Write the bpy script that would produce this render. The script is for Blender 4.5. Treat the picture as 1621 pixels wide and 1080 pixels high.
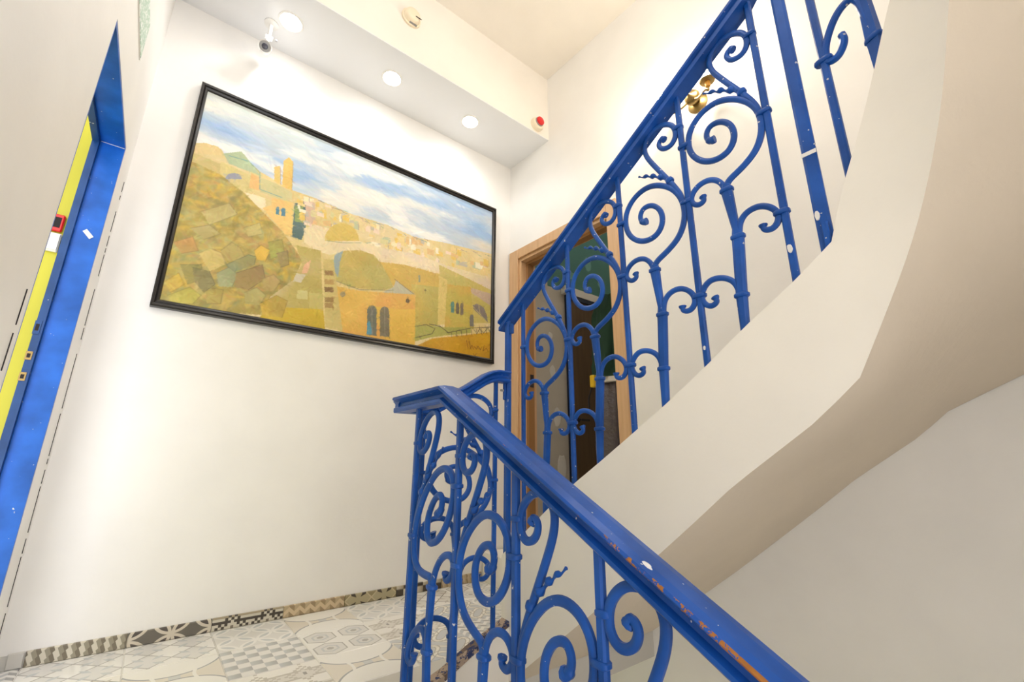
import bpy, bmesh, math, random
import numpy as np
from mathutils import Vector, Matrix

for o in list(bpy.data.objects):
    bpy.data.objects.remove(o, do_unlink=True)
scn = bpy.context.scene
COL = scn.collection
OZ = 0.704            # landing floor is z = 0; the lens sits 0.704 m above it

# ------------------------------------------------------------------ camera
cam_d = bpy.data.cameras.new('camera')
cam = bpy.data.objects.new('camera', cam_d)
COL.objects.link(cam)
cam_d.sensor_width = 36.0
cam_d.lens = 698.28 / 1621 * 36.0
cam_d.clip_start = 0.02
R = Matrix(((0.78206744, -0.16921174, -0.59978155),
            (-0.6231832, -0.20673346, -0.75425723),
            (0.00363426, 0.96365381, -0.26712942)))
cam.matrix_world = Matrix.Translation((0, 0, OZ)) @ R.to_4x4()
scn.camera = cam

# ------------------------------------------------------------------ world and exposure
world = bpy.data.worlds.new('world')
scn.world = world
world.use_nodes = True
bg = world.node_tree.nodes['Background']
bg.inputs[0].default_value = (1.0, 0.995, 0.985, 1)
bg.inputs[1].default_value = 2.15
scn.view_settings.view_transform = 'Standard'
scn.view_settings.look = 'None'
scn.view_settings.gamma = 1.0
scn.view_settings.use_curve_mapping = False
scn.view_settings.exposure = 0.78
LAMP_DOWN = 4.5
LAMP_SCONCE = 6.0
LAMP_FILL = 6.0


def srgb(r, g, b):
    f = lambda c: (c / 255 / 12.92) if c / 255 <= 0.04045 else ((c / 255 + 0.055) / 1.055) ** 2.4
    return (f(r), f(g), f(b), 1.0)


# ------------------------------------------------------------------ node helpers
class X:
    """a shader value with python operators"""
    def __init__(s, nt, sock):
        s.nt, s.sock = nt, sock

    def op(s, o, *a):
        n = s.nt.nodes.new('ShaderNodeMath')
        n.operation = o
        for i, v in enumerate((s,) + a):
            if isinstance(v, X):
                s.nt.links.new(v.sock, n.inputs[i])
            else:
                n.inputs[i].default_value = v
        return X(s.nt, n.outputs[0])

    def __add__(s, b): return s.op('ADD', b)
    def __sub__(s, b): return s.op('SUBTRACT', b)
    def __mul__(s, b): return s.op('MULTIPLY', b)
    def __truediv__(s, b): return s.op('DIVIDE', b)
    def lt(s, b): return s.op('LESS_THAN', b)
    def gt(s, b): return s.op('GREATER_THAN', b)
    def fr(s): return s.op('FRACT')
    def fl(s): return s.op('FLOOR')
    def ab(s): return s.op('ABSOLUTE')
    def mn(s, b): return s.op('MINIMUM', b)
    def mx(s, b): return s.op('MAXIMUM', b)
    def sq(s): return s.op('SQRT')
    def sin(s): return s.op('SINE')
    def mod2(s): return (s * 0.5).fr() * 2.0


def colmix(nt, fac, a, b):
    n = nt.nodes.new('ShaderNodeMix')
    n.data_type = 'RGBA'
    for s, v in ((n.inputs[0], fac), (n.inputs[6], a), (n.inputs[7], b)):
        if isinstance(v, X):
            nt.links.new(v.sock, s)
        elif hasattr(v, 'is_linked'):
            nt.links.new(v, s)
        else:
            s.default_value = v
    return n.outputs[2]


def noise(nt, scale, detail=3, vec=None, rough=0.5):
    n = nt.nodes.new('ShaderNodeTexNoise')
    n.inputs['Scale'].default_value = scale
    n.inputs['Detail'].default_value = detail
    n.inputs['Roughness'].default_value = rough
    if vec is None:
        tc = nt.nodes.new('ShaderNodeTexCoord')
        vec = tc.outputs['Object']
    nt.links.new(vec, n.inputs['Vector'])
    return X(nt, n.outputs['Fac'])


def ramp(nt, x, lo, hi):
    n = nt.nodes.new('ShaderNodeMapRange')
    n.inputs[1].default_value = lo
    n.inputs[2].default_value = hi
    nt.links.new(x.sock, n.inputs[0])
    return X(nt, n.outputs[0])


def mat(name, color, rough=0.5, metal=0.0, emit=None, strength=0.0):
    m = bpy.data.materials.new(name)
    m.use_nodes = True
    b = m.node_tree.nodes['Principled BSDF']
    b.inputs['Base Color'].default_value = color
    b.inputs['Roughness'].default_value = rough
    b.inputs['Metallic'].default_value = metal
    if emit:
        b.inputs['Emission Color'].default_value = emit
        b.inputs['Emission Strength'].default_value = strength
    return m


def setcol(m, sock):
    nt = m.node_tree
    nt.links.new(sock, nt.nodes['Principled BSDF'].inputs['Base Color'])


def bump(m, x, strength=0.2, dist=0.01):
    nt = m.node_tree
    n = nt.nodes.new('ShaderNodeBump')
    n.inputs['Strength'].default_value = strength
    n.inputs['Distance'].default_value = dist
    nt.links.new(x.sock, n.inputs['Height'])
    nt.links.new(n.outputs[0], nt.nodes['Principled BSDF'].inputs['Normal'])


def plaster(name, c, rough=0.6, var=0.03, b=0.12):
    m = mat(name, c, rough)
    nt = m.node_tree
    n = noise(nt, 3.0, 4)
    dark = tuple(v * (1 - var * 2) for v in c[:3]) + (1,)
    setcol(m, colmix(nt, ramp(nt, n, 0.3, 0.7), dark, c))
    bump(m, noise(nt, 45, 4), b, 0.004)
    return m


M = {}
M['wall'] = plaster('white_wall_paint', srgb(244, 242, 239), 0.5)
M['stair'] = plaster('cream_stair_plaster', srgb(243, 238, 229), 0.6)
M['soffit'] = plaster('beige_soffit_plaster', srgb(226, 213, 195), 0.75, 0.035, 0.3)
M['lowwall'] = plaster('beige_stairwell_plaster', srgb(226, 217, 206), 0.75, 0.035, 0.35)
M['ceil'] = plaster('cream_ceiling_paint', srgb(243, 237, 228), 0.7)
M['beam'] = plaster('white_gloss_beam_paint', srgb(240, 241, 243), 0.28, 0.01, 0.05)
M['grout'] = mat('grout', srgb(206, 203, 197), 0.8)
M['step'] = mat('step_stone', srgb(214, 204, 188), 0.5)
M['crack'] = mat('dark_crack', srgb(40, 36, 40), 0.9)


def blue(name, base, chips=0.71, wear=None):
    m = mat(name, base, 0.36)
    m.node_tree.nodes['Principled BSDF'].inputs['Specular IOR Level'].default_value = 0.3
    nt = m.node_tree
    n1 = noise(nt, 9, 4)
    lo = tuple(v * 0.72 for v in base[:3]) + (1,)
    hi = tuple(min(1, v * 1.2 + 0.006) for v in base[:3]) + (1,)
    c = colmix(nt, ramp(nt, n1, 0.3, 0.7), lo, hi)
    n2 = noise(nt, 75, 2)
    c = colmix(nt, n2.gt(chips), c, srgb(196, 196, 200))
    if wear:
        n3 = noise(nt, 11, 6, rough=0.85)
        sx = nt.nodes.new('ShaderNodeSeparateXYZ')
        tcw = nt.nodes.new('ShaderNodeTexCoord')
        nt.links.new(tcw.outputs['Object'], sx.inputs[0])
        c = colmix(nt, (n3 - ramp(nt, X(nt, sx.outputs[1]), -0.95, -0.62) * 0.2).gt(wear), c, colmix(nt, noise(nt, 40, 3), srgb(120, 70, 34), srgb(196, 130, 58)))
    setcol(m, c)
    bump(m, noise(nt, 60, 3), 0.12, 0.002)
    return m


BLUE = srgb(12, 77, 162)
M['blue'] = blue('blue_gloss_paint', BLUE, 0.73)
M['blue_rail'] = blue('blue_handrail_paint', srgb(15, 79, 166), 0.74)
M['blue_worn'] = blue('worn_blue_handrail_edge', srgb(20, 78, 164), 0.74, 0.44)
M['blue_door'] = blue('blue_door_frame_paint', srgb(18, 92, 192), 0.75)
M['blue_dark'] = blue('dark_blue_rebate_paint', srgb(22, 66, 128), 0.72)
M['chip'] = mat('white_chipped_paint', srgb(228, 226, 224), 0.6)
M['yellow'] = plaster('yellow_wall_paint', srgb(200, 194, 52), 0.5, 0.06)
M['wood'] = mat('light_oak', srgb(205, 166, 124), 0.45)
_nt = M['wood'].node_tree
_tc = _nt.nodes.new('ShaderNodeTexCoord')
_mp = _nt.nodes.new('ShaderNodeMapping')
_mp.inputs['Scale'].default_value = (30, 30, 2)
_nt.links.new(_tc.outputs['Object'], _mp.inputs[0])
setcol(M['wood'], colmix(_nt, noise(_nt, 2, 4, _mp.outputs[0]), srgb(190, 148, 106), srgb(222, 184, 142)))
M['wood_dark'] = mat('brown_oak_rebate', srgb(150, 108, 66), 0.5)
M['black'] = mat('black_frame_lacquer', srgb(30, 27, 25), 0.28)
M['plastic'] = mat('white_plastic', srgb(238, 236, 232), 0.35)
M['ivory'] = mat('ivory_plastic', srgb(240, 226, 200), 0.4)
M['red'] = mat('red_plastic', srgb(214, 30, 34), 0.35)
M['darkglass'] = mat('dark_lens_glass', srgb(60, 60, 74), 0.1)
M['grey'] = mat('grey_plastic', srgb(150, 150, 150), 0.4)
M['brass'] = mat('aged_brass', srgb(140, 118, 76), 0.38, 1.0)
M['amber'] = mat('amber_candle_sleeve', srgb(226, 160, 60), 0.4)
M['bulb'] = mat('lit_bulb', srgb(255, 240, 210), 0.4, 0, (1, 0.86, 0.62, 1), 25)
M['spot'] = mat('lit_downlight_lens', srgb(255, 255, 255), 0.4, 0, (0.95, 0.97, 1, 1), 14)


# ------------------------------------------------------------------ mesh helpers
class MB:
    """collects vertices and faces (z relative to the lens height) and links ONE mesh object"""
    def __init__(s):
        s.v, s.f, s.m = [], [], []

    def add(s, vs, fs, mi=0):
        b = len(s.v)
        s.v += [tuple(p) for p in vs]
        s.f += [tuple(i + b for i in f) for f in fs]
        s.m += [mi] * len(fs)
        return s

    def box(s, x0, x1, y0, y1, z0, z1, mi=0):
        vs = [(x, y, z) for z in (z0, z1) for y in (y0, y1) for x in (x0, x1)]
        return s.add(vs, [(0, 2, 3, 1), (4, 5, 7, 6), (0, 1, 5, 4), (2, 6, 7, 3), (0, 4, 6, 2), (1, 3, 7, 5)], mi)

    def prism(s, poly, z0, z1, mi=0):
        """vertical prism over an xy polygon (counter-clockwise)"""
        n = len(poly)
        vs = [(p[0], p[1], z0) for p in poly] + [(p[0], p[1], z1) for p in poly]
        fs = [tuple(range(n))[::-1], tuple(range(n, 2 * n))]
        fs += [(i, (i + 1) % n, (i + 1) % n + n, i + n) for i in range(n)]
        return s.add(vs, fs, mi)

    def loft(s, rings, mi=0, closed_ends=True, mis=None):
        n = len(rings[0])
        b = len(s.v)
        for r in rings:
            s.v += [tuple(p) for p in r]
        for k in range(len(rings) - 1):
            for i in range(n):
                j = (i + 1) % n
                s.f.append((b + k * n + i, b + k * n + j, b + (k + 1) * n + j, b + (k + 1) * n + i))
                s.m.append(mis[i] if mis else mi)
        if closed_ends:
            s.f.append(tuple(b + i for i in range(n))[::-1])
            s.f.append(tuple(b + (len(rings) - 1) * n + i for i in range(n)))
            s.m += [mi, mi]
        return s

    def tube(s, pts, rad, n=8, mi=0, up=None, squash=1.0):
        """round bar along a polyline; rad is a number or a list"""
        pts = [Vector(p) for p in pts]
        if not hasattr(rad, '__len__'):
            rad = [rad] * len(pts)
        rings = []
        nrm = None
        for i, p in enumerate(pts):
            t = (pts[min(i + 1, len(pts) - 1)] - pts[max(i - 1, 0)]).normalized()
            if nrm is None:
                a = Vector(up) if up else (Vector((0, 0, 1)) if abs(t.z) < 0.9 else Vector((1, 0, 0)))
                nrm = (a - t * a.dot(t)).normalized()
            else:
                nrm = (nrm - t * nrm.dot(t)).normalized()
            bn = t.cross(nrm)
            rings.append([p + nrm * (rad[i] * squash * math.cos(q)) + bn * (rad[i] * math.sin(q))
                          for q in [2 * math.pi * (k + 0.5) / n for k in range(n)]])
        return s.loft(rings, mi)

    def lathe(s, c, axis, prof, n=20, mi=0):
        """prof: list of (distance along axis, radius)"""
        c, a = Vector(c), Vector(axis).normalized()
        u = a.orthogonal().normalized()
        w = a.cross(u)
        rings = [[c + a * h + (u * math.cos(q) + w * math.sin(q)) * max(r, 1e-4)
                  for q in [2 * math.pi * k / n for k in range(n)]] for h, r in prof]
        return s.loft(rings, mi)

    def build(s, name, mats, parent=None, smooth=False, kind=None):
        off = Vector((0, 0, -OZ))
        if parent is not None:
            off = WORLD.get(parent.name, Vector((0, 0, 0))) - Vector((0, 0, OZ))
        me = bpy.data.meshes.new(name)
        me.from_pydata([(p[0] - off.x, p[1] - off.y, p[2] - off.z) for p in s.v], [], s.f)
        if not isinstance(mats, (list, tuple)):
            mats = [mats]
        for m in mats:
            me.materials.append(M[m] if isinstance(m, str) else m)
        if len(mats) > 1:
            me.polygons.foreach_set('material_index', s.m)
        bm = bmesh.new()
        bm.from_mesh(me)
        bmesh.ops.recalc_face_normals(bm, faces=bm.faces)
        bm.to_mesh(me)
        bm.free()
        if smooth:
            me.polygons.foreach_set('use_smooth', [True] * len(me.polygons))
            try:
                me.set_sharp_from_angle(angle=math.radians(45))
            except Exception:
                pass
        o = bpy.data.objects.new(name, me)
        COL.objects.link(o)
        if parent is not None:
            o.parent = parent
            WORLD[o.name] = WORLD.get(parent.name, Vector((0, 0, 0)))
        else:
            WORLD[o.name] = Vector((0, 0, 0))
        if kind:
            o['kind'] = kind
        return o


WORLD = {}


def thing(name, loc, label, cat, group=None):
    o = bpy.data.objects.new(name, None)
    COL.objects.link(o)
    o.empty_display_size = 0.05
    o.location = (loc[0], loc[1], loc[2] + OZ)
    WORLD[o.name] = Vector(o.location)
    o['label'] = label
    o['category'] = cat
    if group:
        o['group'] = group
    return o


def tag(o, label, cat, group=None):
    o['label'] = label
    o['category'] = cat
    if group:
        o['group'] = group
    return o


def struct(o, label=None):
    o['kind'] = 'structure'
    if label:
        o['label'] = label
    return o


def bez(o, w=0.002, seg=1):
    b = o.modifiers.new('bevel', 'BEVEL')
    b.width = w
    b.segments = seg
    b.limit_method = 'ANGLE'
    return o


# ------------------------------------------------------------------ the shell
FL = -OZ              # floor height relative to the lens
XL, YB = -0.298, 2.5  # left wall and back wall
def XR(y): return 1.964 + 0.035 * (2.5 - y)
CEIL, BEAM, BEAMY = 2.95, 2.377, 2.05
LOW = -3.1

struct(MB().box(XL - 0.10, 2.12, YB, YB + 0.1, LOW, CEIL).build('wall_back', 'wall'),
       'white plastered wall behind the large painting')

# left wall with the door opening
DY0, DY1, DZ = 1.549, 2.278, 1.292
mb = MB()
mb.box(XL - 0.101, XL, -2.6, DY0, LOW, CEIL)
mb.box(XL - 0.101, XL, DY0, DY1, DZ, CEIL)
mb.box(XL - 0.101, XL, DY1, YB, LOW, CEIL)
wl = struct(mb.build('wall_left', 'wall'), 'white wall with the blue doorway')
rnd = random.Random(4)
z = 1.22
while z > -0.62:
    h = rnd.choice([0.02, 0.05, 0.16, 0.1, 0.22])
    MB().box(XL - 0.001, XL + 0.0018, YB - 0.05, YB - 0.046, max(z - h, -0.63), z).build('crack', 'crack', wl)
    z -= h + rnd.choice([0.01, 0.02, 0.06])
z = 0.40
while z > -0.3:
    h = rnd.choice([0.03, 0.06, 0.09])
    MB().box(XL - 0.001, XL + 0.0018, 1.502, 1.505, z - h, z).build('crack', 'crack', wl)
    z -= h + rnd.choice([0.01, 0.02, 0.04])

# right wall (turned a little outwards) with the door opening
RY0, RY1, RZ = 1.545, 2.395, 1.515
def rwall(mb, y0, y1, z0, z1, t=0.16):
    return mb.prism([(XR(y0), y0), (XR(y0) + t, y0), (XR(y1) + t, y1), (XR(y1), y1)], z0, z1)
mb = MB()
rwall(mb, -0.95, RY0, 0.0 - 0.25, CEIL)
rwall(mb, RY0, RY1, RZ, CEIL)
rwall(mb, RY1, YB, -0.25, CEIL)
rwall(mb, RY0, YB, LOW, -0.44)
rwall(mb, -0.95, RY0, LOW, -0.25)
struct(mb.build('wall_right', 'wall'), 'white wall behind the upper flight with the oak doorway')
# end wall of the stairwell
struct(MB().box(0.62, 2.25, -1.05, -0.95, LOW, CEIL).build('wall_end', 'lowwall'), 'beige end wall of the stairwell')

# ceiling and beam
mb = MB()
mb.box(XL - 0.14, 2.3, -0.95, YB, CEIL, CEIL + 0.1)
struct(mb.build('ceiling', 'ceil'), 'cream ceiling above the landing')
mb = MB()
p0, p1 = XL, XR(BEAMY) + 0.01
mb.box(p0, p1, BEAMY, YB, BEAM + 0.004, CEIL, 0)
mb.box(p0, p1, BEAMY + 0.001, YB, BEAM, BEAM + 0.0041, 1)
struct(mb.build('trim_1', ['ceil', 'beam']), 'dropped beam with white underside along the back wall')

# ------------------------------------------------------------------ tile patterns
PAL = {
    'd1': [srgb(150, 143, 124), srgb(190, 183, 162), srgb(120, 111, 94), srgb(208, 201, 184)],
    'd2': [srgb(104, 98, 88), srgb(78, 70, 62), srgb(208, 198, 182), srgb(128, 120, 108)],
    'd3': [srgb(208, 201, 186), srgb(70, 62, 54), srgb(160, 147, 122), srgb(128, 118, 106)],
    'd4': [srgb(184, 165, 134), srgb(208, 188, 156), srgb(156, 136, 106), srgb(196, 178, 150)],
    'd5': [srgb(176, 165, 134), srgb(66, 58, 46), srgb(150, 138, 106), srgb(198, 186, 154)],
    'f1': [srgb(196, 198, 202), srgb(232, 230, 228), srgb(172, 172, 172), srgb(216, 214, 212)],
    'f2': [srgb(206, 208, 210), srgb(168, 170, 172), srgb(240, 238, 234), srgb(226, 219, 208)],
    'f3': [srgb(222, 220, 218), srgb(198, 201, 204), srgb(238, 236, 233), srgb(178, 176, 172)],
    'f4': [srgb(200, 202, 206), srgb(140, 136, 130), srgb(234, 230, 222), srgb(180, 176, 168)],
    'f5': [srgb(222, 218, 212), srgb(196, 190, 182), srgb(238, 235, 230), srgb(160, 156, 150)],
}


def tilemat(name, kind, pal, rough):
    a, b, c, d = PAL[pal]
    m = mat(name, a, rough)
    nt = m.node_tree
    uvn = nt.nodes.new('ShaderNodeUVMap')
    sp = nt.nodes.new('ShaderNodeSeparateXYZ')
    nt.links.new(uvn.outputs[0], sp.inputs[0])
    u, v = X(nt, sp.outputs[0]), X(nt, sp.outputs[1])
    if kind == 'braid':
        f = (u * 8.0 - v * 7.0).fr()
        k = (v * 8.0 + f * 0.8).fr()
        s = colmix(nt, k.gt(0.3), c, d)
        s = colmix(nt, k.gt(0.68), s, a)
    elif kind == 'cubes':
        f = (u * 6.0).fr()
        t = (f - 0.5).ab() * 2.0
        k = (v * 6.0 + t * 0.5).fr()
        s = colmix(nt, f.gt(0.5), a, c)
        s = colmix(nt, k.gt(0.55), s, b)
    elif kind == 'circles':
        x, y = (u * 2.0).fr() - 0.5, (v * 2.0).fr() - 0.5
        r1 = (x * x + y * y).sq()
        x2, y2 = (u * 2.0 + 0.5).fr() - 0.5, (v * 2.0 + 0.5).fr() - 0.5
        r2 = (x2 * x2 + y2 * y2).sq()
        s = colmix(nt, r1.lt(0.5) * r2.lt(0.5), a, b)
        ring = (r1 - 0.465).ab().lt(0.04).mx((r2 - 0.465).ab().lt(0.04))
        s = colmix(nt, ring, s, c)
    elif kind == 'kilim':
        iu, iv = (u * 24.0).fl(), (v * 24.0).fl()
        du = ((iu / 24.0 * 2.0).fr() - 0.5).ab() * 12.0
        dv = ((iv / 24.0 * 2.0 + 0.2).fr() - 0.5).ab() * 12.0
        q = (du + dv).fl()
        s = colmix(nt, dv.gt(3.4), a, c)
        s = colmix(nt, (dv - 2.4).ab().lt(0.6), s, b)
        s = colmix(nt, q.lt(3.6), s, a)
        s = colmix(nt, (iu + iv).mod2().gt(0.5) * (q - 4.0).ab().lt(1.2), s, b)
        s = colmix(nt, q.lt(0.8), s, d)
    elif kind == 'leaf':
        x, y = (u * 2.0).fr() - 0.5, (v * 2.0).fr() - 0.5
        p, n = (x + y) * 0.7071, (x - y) * 0.7071
        lens1 = (p * p * 1.4 + (n.ab() + 0.3) * (n.ab() + 0.3) * 6.0)
        w1 = n.ab().lt(((p.ab() - 0.3).ab() * -0.45 + 0.085) * 0.9)
        w2 = p.ab().lt(((n.ab() - 0.3).ab() * -0.45 + 0.085) * 0.9)
        s = colmix(nt, (x.ab() + y.ab()).gt(0.5), a, c)
        s = colmix(nt, ((x.ab() + y.ab()) - 0.5).ab().lt(0.03), s, d)
        s = colmix(nt, w1.mx(w2), s, b)
    elif kind == 'checker':
        n = 7.0
        q = ((u * n).fl() + (v * n).fl()).mod2().gt(0.5)
        s = colmix(nt, (u * n).fr(), a, c)
        s = colmix(nt, q, s, b)
        s = colmix(nt, (v * n).fr().lt(0.1), s, d)
    elif kind == 'lens':
        x, y = u.fr() - 0.5, v.fr() - 0.5
        r1 = (x * x + (y.ab() - 0.62) * (y.ab() - 0.62)).sq()
        r2 = (y * y + (x.ab() - 0.62) * (x.ab() - 0.62)).sq()
        s = colmix(nt, r1.lt(0.56), a, c)
        s = colmix(nt, r2.lt(0.56) * r1.gt(0.56), s, d)
        s = colmix(nt, (r1 - 0.56).ab().lt(0.014), s, b)
        s = colmix(nt, (r2 - 0.42).ab().lt(0.02), s, c)
    elif kind == 'wave':
        w1 = ((v * 4.0 + (u * 12.566).sin() * 0.3).fr() - 0.5).ab()
        w2 = ((u * 4.0 + (v * 12.566).sin() * 0.3).fr() - 0.5).ab()
        s = colmix(nt, w1.lt(0.1), a, c)
        s = colmix(nt, w2.lt(0.1), s, c)
        s = colmix(nt, (w1 - 0.14).ab().lt(0.035).mx((w2 - 0.14).ab().lt(0.035)), s, d)
    elif kind == 'hex':
        x, y = (u * 2.0).fr() - 0.5, (v * 2.0).fr() - 0.5
        r = x.ab().mx(x.ab() * 0.5 + y.ab() * 0.87)
        s = colmix(nt, r.gt(0.4), a, c)
        s = colmix(nt, (r - 0.4).ab().lt(0.02), s, d)
        s = colmix(nt, (r - 0.2).ab().lt(0.03), s, b)
        s = colmix(nt, r.lt(0.09), s, d)
    setcol(m, s)
    return m


def tilemesh(name, w, d, h, m, uv, plane):
    """a tile w x d x h with softened rim; uv = (u0,v0,du,dv); plane 'z' = floor tile, 'y' = skirting facing -y"""
    e = min(0.0025, d * 0.1)
    bot = [(0, 0, 0), (w, 0, 0), (w, d, 0), (0, d, 0)]
    mid = [(0, 0, h - e), (w, 0, h - e), (w, d, h - e), (0, d, h - e)]
    top = [(e, e, h), (w - e, e, h), (w - e, d - e, h), (e, d - e, h)]
    vs = bot + mid + top
    fs = [(8, 9, 10, 11)]
    for i in range(4):
        j = (i + 1) % 4
        fs += [(i, j, j + 4, i + 4), (i + 4, j + 4, j + 8, i + 8)]
    co = vs if plane == 'z' else [(x, -zz, y) for x, y, zz in vs]
    me = bpy.data.meshes.new(name)
    me.from_pydata(co, [], fs)
    lay = me.uv_layers.new(name='UVMap')
    for p in me.polygons:
        for li in p.loop_indices:
            vx = vs[me.loops[li].vertex_index]
            lay.data[li].uv = (uv[0] + uv[2] * vx[0] / w, uv[1] + uv[3] * vx[1] / d)
    me.materials.append(m)
    return me


def place(me, name, loc, parent, rotz=0):
    o = bpy.data.objects.new(name, me)
    COL.objects.link(o)
    o.parent = parent
    o.location = (loc[0], loc[1], loc[2] + OZ)
    o.rotation_euler = (0, 0, rotz)
    return o


# floor: screed bed + single tiles
fb = MB()
fb.box(XL - 0.14, 0.60, 1.18, YB, FL - 0.16, FL - 0.0015)
fb.box(0.60, 2.05, 1.44, YB, FL - 0.16, FL - 0.0015)
floor = struct(fb.build('floor', 'grout'), 'landing floor of mixed grey and beige patterned tiles')
T = 0.2805
specs = [('checker', 'f1'), ('lens', 'f2'), ('wave', 'f4'), ('hex', 'f3'), ('circles', 'f3'), ('leaf', 'f5'), ('cubes', 'f1'), ('kilim', 'f5'), ('lens', 'f5'), ('leaf', 'f3')]
fmesh = [tilemesh('tile', T - 0.002, T - 0.002, 0.008, tilemat('floor_tile_%s_%s' % s, s[0], s[1], 0.16), (0, 0, 1, 1), 'z') for s in specs]
lay = [  # rows from the back wall towards the stairs, columns from the left wall
    [0, 9, 4, 1, 6, 5, 3, 2],
    [9, 1, 0, 3, 8, 5, 2, 4],
    [3, 8, 7, 1, 2, 6, 0, 9],
    [8, 2, 5, 0, 4, 3, 1, 6],
    [6, 3, 1, 7, 9, 2, 5, 0],
]
lay[0] = [6, 9, 9, 4, 1, 4, 5, 3]
lay[1] = [3, 5, 1, 0, 3, 7, 2, 4]
lay[2] = [6, 8, 1, 7, 1, 2, 6, 9]
for r in range(5):
    for c in range(8):
        x0, y0 = -0.506 + c * T, YB - 0.008 - (r + 1) * T
        if y0 < 1.43 and x0 + T > 0.62:
            continue
        if y0 < 1.15:
            continue
        place(fmesh[lay[r][c]], 'tile', (x0, y0, FL - 0.007), floor)

# skirting tiles
sk = struct(MB().box(XL, 1.75, YB - 0.002, YB, FL, FL + 0.046).build('baseboard_back', 'grout'), 'skirting row of dark patterned tiles along the back wall')
SKH = 0.051
sspec = [('braid', 'd1'), ('circles', 'd2'), ('kilim', 'd3'), ('cubes', 'd4'), ('leaf', 'd5'), ('checker', 'd3'), ('braid', 'd4')]
edges = [-0.223, 0.056, 0.336, 0.618, 0.903, 1.183, 1.463, 1.745]
for i, s in enumerate(sspec):
    w = edges[i + 1] - edges[i] - 0.0015
    me = tilemesh('tile', w, SKH, 0.009, tilemat('skirting_tile_%s_%s' % s, s[0], s[1], 0.35), (0, 0.16, 1, 0.2), 'y')
    place(me, 'tile', (edges[i], YB, FL), sk)
me = tilemesh('tile', 0.042, SKH, 0.009, M['grout'], (0, 0, 1, 1), 'y')
place(me, 'tile', (-0.268, YB, FL), sk)

# ------------------------------------------------------------------ staircase: curved string, soffit, steps
FX = 1.10             # face of the string on the straight part
CX, CY, CR, CRY = 0.875, 0.25, 0.225, 0.32
def lerp(x, xs, ys): return float(np.interp(x, xs, ys))
# height of the top and bottom edge of the string along the face
YT = [0.25, 0.33, 0.462, 0.577, 0.703, 0.828, 0.957, 1.075, 1.219, 1.34, 1.44]
ZT = [0.475, 0.412, 0.325, 0.240, 0.155, 0.076, -0.004, -0.075, -0.176, -0.262, -0.332]
YBm = [0.25, 0.335, 0.536, 0.652, 0.773, 0.996, 1.309, 1.44]
ZBm = [0.170, 0.092, -0.051, -0.148, -0.246, -0.424, -0.662, -0.76]
def arc(th): return (CX + CR * math.cos(th), CY - CRY * math.sin(th))
def th_of_az(az):
    best = min((abs(math.degrees(math.atan2(arc(t)[1], arc(t)[0])) - az), t) for t in [i * math.pi / 400 for i in range(0, 201)])
    return best[1], math.hypot(*arc(best[1]))
tt, zt, tb, zb = [0.0], [ZT[0]], [0.0], [ZBm[0]]
for az, sl in [(11.7, 0.508), (9.8, 0.565), (6.8, 0.706), (4.5, 0.817), (3.5, 0.885)]:
    t, d = th_of_az(az)
    if t > tt[-1] + 0.02:
        tt.append(t); zt.append(sl * d)
for az, sl in [(9.8, 0.256), (6.0, 0.394), (2.9, 0.547), (0.5, 0.696), (-0.8, 0.821)]:
    t, d = th_of_az(az)
    if t > tb[-1] + 0.02:
        tb.append(t); zb.append(sl * d)
tt.append(math.pi); zt.append(zt[-1] + 0.36 * (math.pi - tt[-2]))
tb.append(math.pi); zb.append(zt[-1] - 0.33)
def smooth_tab(ts, zs):
    g = np.linspace(0, math.pi, 61)
    zz = np.interp(g, ts, zs)
    ext = np.concatenate([zz[0] - (zz[1] - zz[0]) * np.arange(3, 0, -1), zz, zz[-1] + (zz[-1] - zz[-2]) * np.arange(1, 4)])
    k = np.array([1, 2, 3, 4, 3, 2, 1.0]); k /= k.sum()
    return g, np.convolve(ext, k, 'valid')
TG, ZTG = smooth_tab(tt, zt)
_, ZBG = smooth_tab(tb, zb)
ZTG[0] = ZT[0]; ZBG[0] = ZBm[0]

stair = thing('staircase', (1.55, 1.2, FL), 'cream plastered curved staircase rising from the landing to the upper right', 'staircase')
path = []   # inner (face) xy, back xy, ztop, zbot, outer wall xy
TH = 0.10
for y in np.linspace(1.44, 0.25, 25)[:-1]:
    path.append(((FX, y), (FX + TH, y), lerp(y, YT, ZT), lerp(y, YBm, ZBm), (XR(y) - 0.002, y)))
for k in range(61):
    th = TG[k]
    c, s_ = math.cos(th), math.sin(th)
    # outer point: radial line to the well's walls
    if th < 0.78:
        ox = XR(0.25) - 0.002; oy = CY - (ox - CX) * math.tan(th)
        oy = max(oy, -0.948)
    else:
        oy = -0.948
        ox = CX + (CY + 0.95) / math.tan(th) if abs(math.tan(th)) > 1e-6 else -0.298
        ox = max(min(ox, XR(0.25) - 0.002), -0.296)
    path.append((arc(th), (CX + (CR + TH) * c, CY - (CRY + TH) * s_), ZTG[k], ZBG[k], (ox, oy)))
NCUT = next(i for i, p in enumerate(path) if p[2] > 1.75) if any(p[2] > 1.75 for p in path) else len(path)
path = path[:NCUT]
mb = MB()
mb.loft([[(f[0], f[1], b_), (f[0], f[1], t_), (g[0], g[1], t_), (g[0], g[1], b_ + 0.06)] for f, g, t_, b_, o_ in path])
mb.build('stringer', 'stair', stair, smooth=True)
mb = MB()
rings = []
for f, g, t_, b_, o_ in path:
    rings.append([(g[0] - 0.001, g[1], b_), (o_[0], o_[1], b_), (o_[0], o_[1], b_ + 0.1), (g[0] - 0.001, g[1], b_ + 0.1)])
sr = []
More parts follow.
